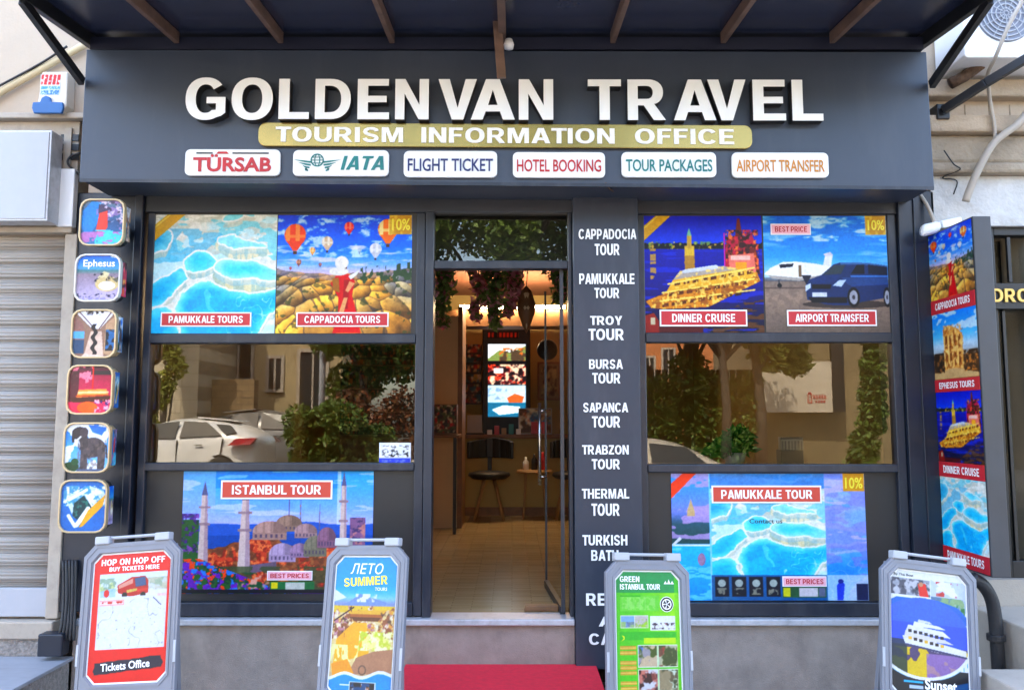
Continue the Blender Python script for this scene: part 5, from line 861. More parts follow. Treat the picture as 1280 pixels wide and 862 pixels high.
# ------------------------------------------------------------------ building on the right
rb = empty('stone_building', 'old cream stone building with mouldings right of the blue shopfront', 'building', (5, 0, 0))
XR = XR1 + .004
MB().box(2.552, 14, .0, .3, PZ(122), 9).box(2.56, 14, .3, 7, PZ(284), 9).box(PX(1300, 500), 14, .0, .3, 0, PZ(284)).box(2.56, 14, 1.2, 7, 0, PZ(284)).build('wall', M_CREAMWALL, rb)
zz = [PZ(v) for v in (108, 129, 152, 158, 173, 176, 208, 213, 222, 284)]
MB().box(XR - .05, 14, -.11, .3, zz[1], zz[0]).build('cornice', M_CORN, rb, bev=.012)
MB().box(XR - .05, 14, -.03, .3, zz[2], zz[1] - .002).build('frieze', M_CREAMWALL, rb)
MB().box(XR - .05, 14, -.12, .3, zz[4], zz[2] - .002).build('cornice', M_CORN, rb, bev=.01)
MB().box(XR - .05, 14, -.07, .3, zz[6], zz[4] - .002).build('band', M_OLDST, rb, bev=.02)
MB().box(XR - .05, 14, -.1, .3, zz[8], zz[6] - .002).build('moulding', M_OLDST, rb, bev=.02)
MB().box(XR - .02, 14, -.035, .3, zz[9], zz[8] - .002).build('lintel', M_WHITEP, rb)
j_ = MB()
for v in (1206, 1236, 1262): pbox(j_, v, 131, v + 1.2, 151, -.033, .004)
j_.build('joint', M_OLDST, rb)
MB().box(XR + .02, 14, -.05, .28, 0, PZ(722)).build('base', M_STEPST, rb)
MB().box(P(1247, 800, -.3).x, 14, -.6, -.052, 0, PZ(770, -.3)).box(P(1222, 846, -.6).x, 14, -.95, -.602, 0, PZ(835, -.6)).build('step', M_STEPST, rb, bev=.01)
gd = empty('dark_gate', 'black barred glass gate with a gold lettered black sign above it', 'gate', P(1270, 722, .1))
x0 = P(1237, 500, .02).x; g = MB()
zt, zb = PZ(285, .02), PZ(722, .02)
g.box(x0, x0 + .07, .0, .08, zb + .002, zt - .002).box(x0 + .07, 4.2, .0, .08, PZ(295, .02), zt - .002).box(x0 + .07, 4.2, .0, .08, zb + .002, PZ(700, .02)); g.build('surround', M_BLACK, gd, bev=.004)
MB().box(x0 + .02, 4.2, .35, .4, PZ(722), PZ(286)).build('backing', mat('gate_painted_shade', (.05, .05, .042), .6, 0, .5, 2), gd)  # added dark sheet, its colour stands in for shade behind the gate
gq = MB(); gq.quad((x0 + .07, .06, PZ(700)), (4.2, .06, PZ(700)), (4.2, .06, PZ(295)), (x0 + .07, .06, PZ(295))); gq.build('pane', G_GATE, gd)
for k in range(8): MB().box(x0 + .1 + .155 * k, x0 + .118 + .155 * k, .01, .03, PZ(701), PZ(388)).build('bar', M_BLACK, gd)
for k in range(3): MB().box(x0 + .155 + .42 * k, x0 + .175 + .42 * k, .01, .03, PZ(352), PZ(296)).build('bar', M_BLACK, gd)
sq = QP(1238, 354, 1330, 386, -.02); b_ = MB().prism(sq, [(0, 0), (sq.w, 0), (sq.w, sq.h), (0, sq.h)], -.05, 0).build('sign_plate', M_BLACK, gd, bev=.003)
text('lettering', 'IDROL', QP(1233.5, 361, 1297, 377.5, -.021), mat('gold_letter', (.75, .5, .13), .35, .3), b_, .001, .012, bold=.035)
gs = MB()
for k in range(4): c0 = P(1242 + 1.5 * k, 470 + 16 * k, -.02); gs.lathe((c0.x, c0.y, c0.z), [(0, -.03), (.012, -.02), (.016, 0), (.008, .025), (0, .03)], 8)
gs.build('brass_ornament', M_GOLD, gd, smooth=True)
ac = empty('air_conditioner', 'white air conditioner outdoor unit on the wall above the cornice', 'air conditioner', P(1250, 75, -.2))
q = QP(1203, -40, 1345, 72, -.34); MB().prism(q, rrect(q.w, q.h, .02, 2), -.32, 0).build('case', M_WHITE, ac, bev=.008)
cxx, czz2 = P(1256, 18, -.34).x - q.O.x, P(1256, 18, -.34).z - q.O.z
cr = lambda r_, n=36: [(cxx + r_ * math.cos(t), czz2 + r_ * math.sin(t)) for t in np.linspace(0, 6.2832, n + 1)[:-1]]
MB().prism(q, cr(.17), .001, .004).build('fan_recess', mat('fan_dark', (.2, .22, .28), .5), ac)
gr = MB()
for k in range(6): gr.ring(q, cr(.165 - .026 * k), cr(.159 - .026 * k), .005, .012)
for t in range(12): a = t * math.pi / 6; gr.prism(q, [(cxx + .01 * math.cos(a) - .002 * math.sin(a), czz2 + .01 * math.sin(a) + .002 * math.cos(a)), (cxx + .165 * math.cos(a) - .002 * math.sin(a), czz2 + .165 * math.sin(a) + .002 * math.cos(a)), (cxx + .165 * math.cos(a) + .002 * math.sin(a), czz2 + .165 * math.sin(a) - .002 * math.cos(a)), (cxx + .01 * math.cos(a) + .002 * math.sin(a), czz2 + .01 * math.sin(a) - .002 * math.cos(a))], .0125, .015)
gr.build('grille', M_LGREY, ac)
tag(MB().tube([P(1188, 105, -.16), P(1205, 96, -.18), P(1232, 76, -.2)], .034, 12).build('brown_pipe', M_COPPER, smooth=True), 'short rusty brown wrapped pipe below the air conditioner', 'pipe')
ba = empty('bracket_arm', 'black steel arm with square foot fixed above the right gate', 'bracket', P(1180, 140, -.12))
MB().bar(P(1179, 138, -.15), P(1232, 104, -.33), .035, .05).bar(P(1232, 104, -.33), P(1292, 68, -.5), .035, .05).build('arm', M_BLACK, ba, bev=.004)
MB().box(PX(1171, 140, -.13), PX(1187, 140, -.13), -.135, -.033, PZ(149, -.13), PZ(130, -.13)).build('foot', M_BLACK, ba, bev=.006)
tag(MB().tube([P(1290, -20, -.5), P(1262, 30, -.48), P(1245, 70, -.42), P(1235, 92, -.3), P(1236, 112, -.2), P(1238, 130, -.15), P(1243, 158, -.14), P(1243.5, 178, -.14)], .011, 8).build('hanging_cable', M_CABLE, smooth=True), 'thin beige cable hanging in front of the air conditioner', 'cable')
tag(MB().tube([P(1300, 115, -.2), P(1275, 152, -.18), P(1243, 178, -.16), P(1225, 208, -.14), P(1213, 235, -.12), P(1207, 252, -.1)], .022, 10).build('drain_pipe', M_CABLE, smooth=True), 'thick beige pipe slanting down across the old stone mouldings', 'pipe')
tag(MB().tube([P(1180, 188, -.11), P(1192, 205, -.12), P(1200, 212, -.11), P(1178, 222, -.05), P(1196, 226, -.05), P(1192, 243, -.05)], .004, 6).build('loose_wire', M_BLACK, smooth=True), 'thin black wire on the stone moulding above the banner box', 'wire')
hs = empty('black_hose', 'thick black corrugated hose bending down beside the right A-board', 'hose', P(1245, 862, -.4))
pts = [P(1215, 722, -.42), P(1228, 730, -.42), P(1238, 745, -.41), P(1243, 765, -.4), P(1246, 800, -.4), P(1249, 850, -.4), P(1250, 905, -.4)]
MB().tube(pts, .034, 14).build('tube', M_RUBBER, hs, smooth=True)
MB().tube([P(1244.6, 792, -.4), P(1245.2, 800, -.4)], .046, 14).build('clamp', M_RUBBER, hs, bev=.004)
# ------------------------------------------------------------------ inside the shop
def part(root, name, mb, m, **kw): return mb.build(name, m, root, **kw)
ctr = empty('reception_counter', 'tan reception counter with a dark top at the back of the shop', 'counter', P(640, 640, 5.1))
part(ctr, 'front', MB().box(-1.5, 1.6, 5.05, 5.5, FZ, PZ(548, 5.05)), M_TAN); part(ctr, 'top', MB().box(-1.55, 1.65, 4.98, 5.55, PZ(548, 5) + .002, PZ(543, 5)), M_WOOD, bev=.006)
part(ctr, 'skirting', MB().box(-1.5, 1.6, 5.03, 5.048, FZ, FZ + .1), M_WOOD)
ks = empty('poster_stand', 'black lit screen stand with stacked tour pictures on the counter', 'screen', P(634, 545, 5.3))
part(ks, 'case', MB().box(PX(603, 470, 5.3), PX(663, 470, 5.3), 5.3, 5.38, PZ(543, 5.3), PZ(411, 5.3)), M_BLK2, bev=.01)
put('screen', screen_pic(), QP(610, 430, 657.5, 521, 5.296), M_SCREEN, ks)
c = Cv(60, 14, (.05, .02, .02)); c.mix((np.abs(np.sin(c.X * 26)) > .5) & (c.Y > .15) & (c.Y < .85) & (np.abs(c.X - .27) > .06), (.85, .3, .12)); put('header_print', c, QP(609, 414.5, 648, 422.5, 5.296), M_PRINT, ks)
def stool(px0, px1, lab, Y):
    xm = PX((px0 + px1) / 2, 595, Y); r = empty('bar_stool', lab, 'stool', (xm, Y, FZ), 'stools by the counter'); zs = PZ(594, Y); w = (PX(px1, 595, Y) - PX(px0, 595, Y)) / 2
    part(r, 'seat', MB().lathe((xm, Y, zs), [(0, -.04), (w * .8, -.035), (w, 0), (w * .95, .035), (w * .6, .05), (0, .05)], 24), M_BLK2, smooth=True)
    bk_ = MB(); zb = PZ(560, Y)
    for k in range(8):
        a0, a1 = R(200 + 20 * k), R(220 + 20 * k); f = lambda a, rr, z: (xm + rr * math.cos(a), Y + .0 - rr * math.sin(a) * .9 - .0, z)
        k0, k1 = abs(k - 4) * .012, abs(k - 3) * .012
        bk_.hexa([f(a0, w, zb - .12), f(a1, w, zb - .12), f(a0, w + .04, zb - .12), f(a1, w + .04, zb - .12), f(a0, w, zb + .12 - k0), f(a1, w, zb + .12 - k1), f(a0, w + .04, zb + .12 - k0), f(a1, w + .04, zb + .12 - k1)])
    part(r, 'backrest', bk_, M_BLK2, bev=.01)
    part(r, 'back_support', MB().bar((xm, Y + w * .8, zs), (xm, Y + w * .9 + .02, zb - .1), .05, .02), M_BLK2)
    for a in (45, 135, 225, 315): part(r, 'leg', MB().tube([(xm + .08 * math.cos(R(a)), Y + .08 * math.sin(R(a)), zs - .04), (xm + .24 * math.cos(R(a)), Y + .2 * math.sin(R(a)), FZ)], [.022, .014], 8), M_LWOOD, smooth=True)
    return r
stool(585, 638, 'black padded stool with pale wooden legs in front of the counter', 4.6); stool(690, 735, 'black padded stool partly hidden behind the open glass door', 4.7)
tb = empty('side_table', 'small tan side table with jars by the counter', 'table', P(668, 645, 4.7)); xt, yt, zt_ = PX(668, 590, 4.7), 4.7, PZ(587, 4.7)
part(tb, 'top', MB().lathe((xt, yt, zt_), [(0, -.03), (.2, -.03), (.21, -.015), (.2, 0), (0, 0)], 24), M_LWOOD)
for s in (-1, 1): part(tb, 'leg', MB().tube([(xt + s * .1, yt, zt_ - .03), (xt + s * .13, yt, FZ)], .014, 8), M_LWOOD)
for k, m in enumerate((M_WHITE, M_TBLACK, M_RED)): tag(MB().lathe((xt - .1 + .1 * k, yt, zt_ + .001), [(.035, 0), (.035, .09 + .03 * k), (.015, .12 + .03 * k), (.015, .15 + .03 * k)], 12).build('jar', m, smooth=True), ('white jar on the small side table', 'black jar on the small side table', 'red jar on the small side table')[k], 'jar')
bxs = empty('brochure_rack', 'white brochure rack full of leaflets on the counter', 'rack', P(668, 543, 5.2)); zc = PZ(543, 5.2) + .002
part(bxs, 'case', MB().box(PX(648, 520, 5.2), PX(690, 520, 5.2), 5.2, 5.32, zc, PZ(510, 5.2)), M_LGREY)
c = Cv(40, 30, (.75, .7, .6)); c.speck(0, 0, 1, 1, [(.8, .3, .2), (.3, .45, .6), (.9, .88, .8), (.4, .3, .2)], 7, 4, .52); put('leaflets', c, QP(649, 511, 689, 541, 5.196), M_PRINT, bxs)
lt = empty('laptop', 'open silver laptop on the counter', 'laptop', (PX(590, 543, 5.2), 5.2, zc)); part(lt, 'base', MB().box(PX(583, 540, 5.2), PX(606, 540, 5.2), 5.1, 5.3, zc, zc + .02), M_BLK2); part(lt, 'lid', MB().hexa([Vector((x, y, z)) for z, yy in ((zc + .021, 5.3), (zc + .24, 5.36)) for y in (yy, yy + .012) for x in (PX(583, 540, 5.2), PX(606, 540, 5.2))]), M_LGREY)
lg = empty('side_ledge', 'narrow wooden ledge at the left wall of the doorway holding a crate', 'shelf', P(555, 655, 3.4)); zl = PZ(543, 3.4)
part(lg, 'top', MB().box(-1.2, PX(574, 543, 3.4), 3.38, 3.8, zl - .03, zl), M_WOOD, bev=.004); part(lg, 'leg', MB().box(PX(566, 600, 3.4), PX(570, 600, 3.4), 3.42, 3.46, FZ, zl - .031), M_BLK2)
rbx = empty('souvenir_crate', 'dark crate of red and white souvenirs on the ledge left of the counter', 'crate', (PX(556, 540, 3.4), 3.45, zl + .002))
part(rbx, 'crate', MB().box(PX(541, 525, 3.42), PX(571, 525, 3.42), 3.42, 3.6, zl + .002, PZ(505, 3.42)), M_WOOD); c = Cv(40, 44, (.1, .03, .02)); c.speck(0, 0, 1, 1, [(.7, .12, .08), (.85, .8, .7), (.3, .35, .2)], 9, 5, .55); put('souvenirs', c, QP(542, 506, 570, 541, 3.416), M_PRINT, rbx)
bn = MB().lathe((PX(548, 620, 4.2), 4.2, FZ), [(.11, 0), (.12, .02), (.14, .42), (.15, .44), (.13, .44), (.12, .1), (0, .1)], 20).build('waste_bin', M_BLK2, smooth=True); tag(bn, 'round black waste bin left of the stool', 'bin')
pn = empty('tall_cabinet', 'tall cream cabinet with wooden edge at the left side of the shop', 'cabinet', P(558, 655, 3.9))
part(pn, 'side_panel', MB().box(-1.3, PX(572, 500, 3.9), 3.9, 4.5, FZ, PZ(395, 3.9)), M_TANLIGHT); part(pn, 'edge', MB().box(PX(572, 500, 3.9) + .001, PX(578, 500, 3.9), 3.88, 4.5, FZ, PZ(383, 3.9)), M_WOOD)
be = empty('wall_shelf', 'dark shelf beam with a strip light along its top', 'shelf', P(640, 400, 4.6)); part(be, 'beam', MB().box(-1.25, 2.4, 4.62, 5.0, PZ(407, 4.6), PZ(387, 4.6)), M_WOOD)
M_LED = mat('strip_light', (1, .72, .4), .5, emit=15); part(be, 'strip_light', MB().box(PX(575, 383, 4.58), PX(706, 383, 4.58), 4.57, 4.61, PZ(385.5, 4.58), PZ(381.5, 4.58)), M_LED)
mk = empty('wall_mask', 'pointed dark ornamental mask hanging in the doorway', 'ornament', P(658, 385, 1.6)); v = P(658, 386, 1.6)
part(mk, 'face', MB().lathe((v.x, v.y, v.z), [(0, -.2), (.03, -.14), (.07, -.03), (.075, .04), (.04, .15), (0, .19)], 12), M_WOOD, smooth=True); part(mk, 'stripe', MB().lathe((v.x, v.y - .025, v.z), [(0, -.17), (.012, -.12), (.05, .0), (.03, .12), (0, .15)], 10), M_TANLIGHT, smooth=True); part(mk, 'cord', MB().tube([(v.x, v.y, v.z + .18), (v.x + .05, v.y, 3.3)], .004, 6), M_BLACK)
gp = MB().lathe(P(684, 437, 3.2), [(0, -.03), (.09, -.022), (.105, 0), (.09, .02), (0, .03)], 24, 'y').build('round_plate', M_BLK2, smooth=True); tag(gp, 'round black decorative plate hanging inside the shop', 'plate')
for i, (px_, top, bot, Y, fm, lab) in enumerate(((556, 340, 402, 1.2, FOL_G, 'green and pink flower garland at the left of the doorway'), (598, 337, 395, 1.9, FOL_P, 'slim pale pink garland hanging second from the left in the doorway'), (620, 338, 405, 1.5, FOL_G, 'long leafy garland hanging in the middle of the doorway'), (640, 336, 390, 1.7, FOL_P, 'red flower garland hanging right of the leafy one'), (700, 336, 372, 1.3, FOL_G, 'short leafy garland at the right of the doorway'))):
    a, b = P(px_, top, Y), P(px_, bot, Y); n = 7; cl = [(a.x + random.uniform(-.05, .05), Y + random.uniform(-.05, .05), a.z + (b.z - a.z) * k / (n - 1), .09 if k < n - 2 else .05) for k in range(n)]
    r = empty('flower_garland', lab, 'garland', (a.x, Y, b.z), 'garlands hanging in the doorway'); leaves('leaves', clumps(cl), 520, .05, fm, r, 40 + i, drop=1.2); leaves('blossom', clumps(cl), 160, .045, FOL_P if fm is FOL_G else FOL_G, r, 60 + i); part(r, 'stem', MB().tube([(a.x, Y, 3.3), a, b], .006, 6), M_LWOOD)
rw = empty('souvenir_shelf', 'dark wall shelf crowded with red souvenirs behind the left window', 'shelf', P(470, 560, 2.3)); q = QP(425, 430, 518, 545, 2.3)
part(rw, 'carcass', MB().prism(q, [(0, 0), (q.w, 0), (q.w, q.h), (0, q.h)], -.3, -.012), M_WOOD); put('souvenirs', souvenir_shelf(), q, M_PRINT, rw, -.01)
for k in range(4): part(rw, 'shelf_board', MB().prism(q, [(0, q.h * (k + .02) / 4), (q.w, q.h * (k + .02) / 4), (q.w, q.h * (k + .06) / 4), (0, q.h * (k + .06) / 4)], -.009, .1), M_WOOD)
part(rw, 'foot', MB().box(q.O.x, q.O.x + q.w, 2.32, 2.6, FZ, q.O.z - .002), M_WOOD)
dk = empty('office_desk', 'pale office desk behind the right window', 'desk', (1.5, 1.0, FZ)); part(dk, 'top', MB().box(.95, 2.35, .5, 1.2, PZ(581, .9) - .035, PZ(581, .9)), M_TANLIGHT, bev=.005)
for x in (1.0, 2.27): part(dk, 'leg', MB().box(x, x + .04, .55, 1.15, FZ, PZ(581, .9) - .036), M_WOOD)
zd = PZ(581, .9) + .002; tp = P(918, 560, .8)
pt = empty('desk_plant', 'bright green leafy plant on the desk behind the right window', 'plant', (tp.x, .8, zd)); part(pt, 'pot', MB().lathe((tp.x, .8, zd), [(.06, 0), (.08, .09), (.07, .09), (0, .08)], 16), M_WHITE, smooth=True)
leaves('foliage', clumps([(tp.x, .8, zd + .14, (.16, .1, .06)), (tp.x - .1, .8, zd + .1, (.12, .1, .04)), (tp.x + .03, .8, zd + .2, (.08, .08, .05))]), 260, .1, FOL_PLANT, pt, 5)
pb = empty('desk_calendar', 'small white desk calendar behind the right window', 'calendar', P(985, 575, .8)); q = QP(976, 546, 1004, 562, .8); part(pb, 'block', MB().prism(q, [(0, 0), (q.w, 0), (q.w, q.h), (0, q.h)], -.05, 0), M_WHITE); c = Cv(40, 26, (.9, .9, .88)); c.rect(0, 0, 1, .2, (.3, .3, .35)); c.mix((c.Y > .3) & (np.abs(np.sin(c.X * 22)) > .7), (.4, .4, .42)); put('sheet', c, q, M_PRINT, pb, .001); part(pb, 'foot', MB().box(q.O.x, q.O.x + q.w, .8, .9, zd, q.O.z - .001), M_BLK2)
wp = empty('wall_rack', 'tan wall rack of small colourful leaflets on the back wall left of the screen', 'rack', P(590, 500, 5.9)); q = QP(578, 430, 602, 505, 5.9)
part(wp, 'carcass', MB().prism(q, [(0, 0), (q.w, 0), (q.w, q.h), (0, q.h)], -.09, -.01), M_WOOD); c = Cv(30, 80, (.2, .13, .06)); c.speck(0, 0, 1, 1, [(.75, .6, .3), (.6, .2, .15), (.8, .75, .65), (.2, .35, .4)], 6, 4, .56); c.mix((c.Y * 6 % 1) > .86, (.1, .05, .02)); put('leaflets', c, q, M_PRINT, wp, -.005)
wf = empty('framed_notice', 'framed notice on the back wall right of the screen', 'picture', P(685, 480, 5.9)); q = QP(672, 452, 700, 500, 5.92); part(wf, 'frame', MB().prism(q, [(0, 0), (q.w, 0), (q.w, q.h), (0, q.h)], -.05, 0), M_WOOD, bev=.004); c = Cv(30, 40, (.55, .5, .4)); c.speck(.08, .06, .92, .94, [(.3, .2, .12), (.7, .65, .5)], 8, 3, .5); put('sheet', c, q.sub(.08, .06, .92, .94), M_PRINT, wf, .002)
sd = empty('door_sticker', 'small red sign standing on the counter by the screen', 'sign', P(672, 505, 5.1)); q = QP(664, 527, 684, 542, 5.05); part(sd, 'plate', MB().prism(q, [(0, 0), (q.w, 0), (q.w, q.h), (0, q.h)], -.02, 0), M_RED); 
for k in range(5):
    x = PX(612 + 9 * k, 543, 5.12); hh_ = (.06, .11, .08, .13, .07)[k]; tag(MB().box(x - .03, x + .03, 5.08, 5.16, zc, zc + hh_).build('leaflet_holder', (M_WHITE, M_RED, M_LWOOD, M_TTEAL, M_WHITE)[k], bev=.004), ('low white leaflet holder at the left of the counter row', 'red leaflet holder on the counter below the screen', 'wooden leaflet holder on the counter below the screen', 'tall teal leaflet holder on the counter', 'white leaflet holder nearest the brochure rack')[k], 'holder', 'leaflet holders on the counter')
# ------------------------------------------------------------------ the street behind the camera, seen in the panes
def MP(px, py, Yv): p = P(px, py, Yv); return Vector((p.x, .06 - p.y, p.z))
M_CREAMB = mat('far_cream_render', (.44, .34, .18), .85, 0, .15, .5, .1, 30, dirt=((.25, .18, .1), .6, .6)); M_ASHLAR = brick_mat('ashlar_blocks', (.52, .44, .31), (.58, .5, .36), (.3, .24, .16), 1.0, .9, .36, .012)
M_ORANGE = mat('orange_render', (.55, .19, .06), .85, 0, .12, .6); M_BROWNW = brick_mat('brown_retaining_stone', (.26, .17, .08), (.34, .23, .11), (.14, .1, .06), 1.6, .6, .3, .03); M_DARKWIN = mat('dark_window', (.03, .035, .035), .1, 0, .2, 2)
def facade(name, lab, x0, x1, y, z1, m, wins, dep=5):
    r = empty(name, lab, 'building', ((x0 + x1) / 2, y - dep / 2, 0)); MB().box(x0, x1, y - dep, y, .2, z1).build('wall', m, r); MB().box(x0 - .1, x1 + .1, y, y + .15, z1 - .3, z1).build('cornice', M_CREAMTRIM, r)
    for (a, b, c_, d_) in wins:
        f = MB(); t = .1
        f.box(a - t, b + t, y + .001, y + .06, d_, d_ + t).box(a - t, b + t, y + .001, y + .1, c_ - t, c_).box(a - t, a, y + .001, y + .06, c_, d_).box(b, b + t, y + .001, y + .06, c_, d_).box((a + b) / 2 - .03, (a + b) / 2 + .03, y + .012, y + .05, c_, d_); w_ = f.build('window', M_CREAMTRIM, r); MB().box(a, b, y + .001, y + .01, c_, d_).build('pane', M_DARKWIN, w_)
    return r
a, b = MP(250, 500, 20), MP(428, 500, 20); w1 = [MP(336, 486, 20), MP(352, 448, 20)]; w2 = [MP(374, 520, 20), MP(408, 440, 20)]
facade('cream_house', 'cream house with tall windows across the street reflected in the left window', -11, b.x, a.y, 9, M_CREAMB, [(w1[0].x, w1[1].x, w1[0].z, w1[1].z), (w2[0].x, w2[1].x, 1.2, w2[1].z), (w1[0].x, w1[1].x, 5.6, 7.2), (w2[0].x, w2[1].x, 5.6, 7.2), (-8.9, -8.1, 2.9, 4.1)])
a, b = MP(60, 500, 17), MP(247, 500, 17)
facade('ashlar_house', 'pale stone block house across the street at the edge of the left window', -17, b.x, a.y, 7.5, M_ASHLAR, [(-15, -14, 2, 4)])
a, b = MP(247, 500, 18), MP(318, 474, 18); tag(MB().box(a.x, b.x, a.y - .4, a.y, .2, b.z).build('retaining_wall', M_BROWNW), 'brown stone retaining wall between the two reflected houses', 'wall')
a, b = MP(798, 500, 34), MP(880, 430, 34); wz = (MP(0, 466, 34).z, MP(0, 437, 34).z); wx = [MP(v, 450, 34).x for v in (807, 817, 829, 842)]
facade('orange_house', 'orange house with white framed windows reflected at the left of the right window', 3, 16, a.y, 9.5, M_ORANGE, [(wx[0], wx[1], wz[0] - .4, wz[1] - .4), (wx[2], wx[3], *wz), (wx[0], wx[1], wz[1] + 1.2, wz[1] + 2.6), (wx[2], wx[3], wz[1] + 1.2, wz[1] + 2.6)])
M_TANB = mat('far_tan_render', (.24, .18, .09), .85, 0, .2, .6, .1, 30, dirt=((.12, .09, .05), .6, .8)); a = MP(948, 500, 18); b = MP(1140, 500, 18)
facade('tan_house', 'tan blank walled house reflected behind the cream billboard', a.x, 17, a.y, 8, M_TANB, [(12, 13, 3, 5)])
bb = empty('billboard', 'cream billboard with a small red emblem reflected in the right window', 'sign', MP(992, 520, 17.6)); a, b = MP(948, 515, 17.6), MP(1037, 452, 17.6)
MB().box(a.x, b.x, a.y, a.y + .1, a.z, b.z).build('board', mat('billboard_cream', (.62, .54, .42), .6), bb); MB().box(b.x + .002, b.x + .35, a.y, a.y + .12, a.z, b.z + .5).build('dark_edge', M_BLACK, bb)
bq = Quad((MP(1032, 505, 17.6).x, a.y + .103, MP(0, 504, 17.6).z), (MP(1008, 505, 17.6).x - MP(1032, 505, 17.6).x, 0, 0), (0, 0, MP(0, 490, 17.6).z - MP(0, 504, 17.6).z))
em = MB(); em.ring(bq, [(bq.w * .78, 0), (bq.w, 0), (bq.w, bq.h * .8), (bq.w * .94, bq.h), (bq.w * .84, bq.h), (bq.w * .78, bq.h * .8)], [(bq.w * .83, .02), (bq.w * .95, .02), (bq.w * .95, bq.h * .7), (bq.w * .92, bq.h * .85), (bq.w * .86, bq.h * .85), (bq.w * .83, bq.h * .7)], 0, .01)
for k in range(5): em.prism(bq, [(bq.w * (.05 + .14 * k), bq.h * .4), (bq.w * (.15 + .14 * k), bq.h * .4), (bq.w * (.13 + .14 * k), bq.h * .75), (bq.w * (.07 + .14 * k), bq.h * .75)], 0, .01)
for k in range(4): em.prism(bq, [(bq.w * (.1 + .14 * k), bq.h * .05), (bq.w * (.19 + .14 * k), bq.h * .05), (bq.w * (.19 + .14 * k), bq.h * .25), (bq.w * (.1 + .14 * k), bq.h * .25)], 0, .01)
em.build('emblem', M_TRED, bb)
fn = empty('dark_fence', 'dark slatted fence reflected between the tree trunks of the right window', 'fence', MP(880, 560, 16)); a, b = MP(812, 545, 16), MP(946, 462, 16); f = MB(); n = 16
for k in range(n): f.box(a.x + (b.x - a.x) * k / n, a.x + (b.x - a.x) * (k + .85) / n, a.y - .04, a.y, .2, b.z)
f.build('slat_panel', mat('fence_brown', (.07, .055, .04), .7, 0, .3, 3), fn)
for k in range(4): x = a.x + (b.x - a.x) * k / 3; MB().box(x - .06, x + .06, a.y + .002, a.y + .1, .2, b.z + .1).build('post', M_BLACK, fn)
lp_ = MB(); v = MP(402, 500, 15); lp_.tube([(v.x, v.y, .2), (v.x, v.y, 6)], [.09, .06], 10); l_ = lp_.build('street_pole', M_LGREY, smooth=True); tag(l_, 'pale street pole reflected beside the hedge', 'pole')
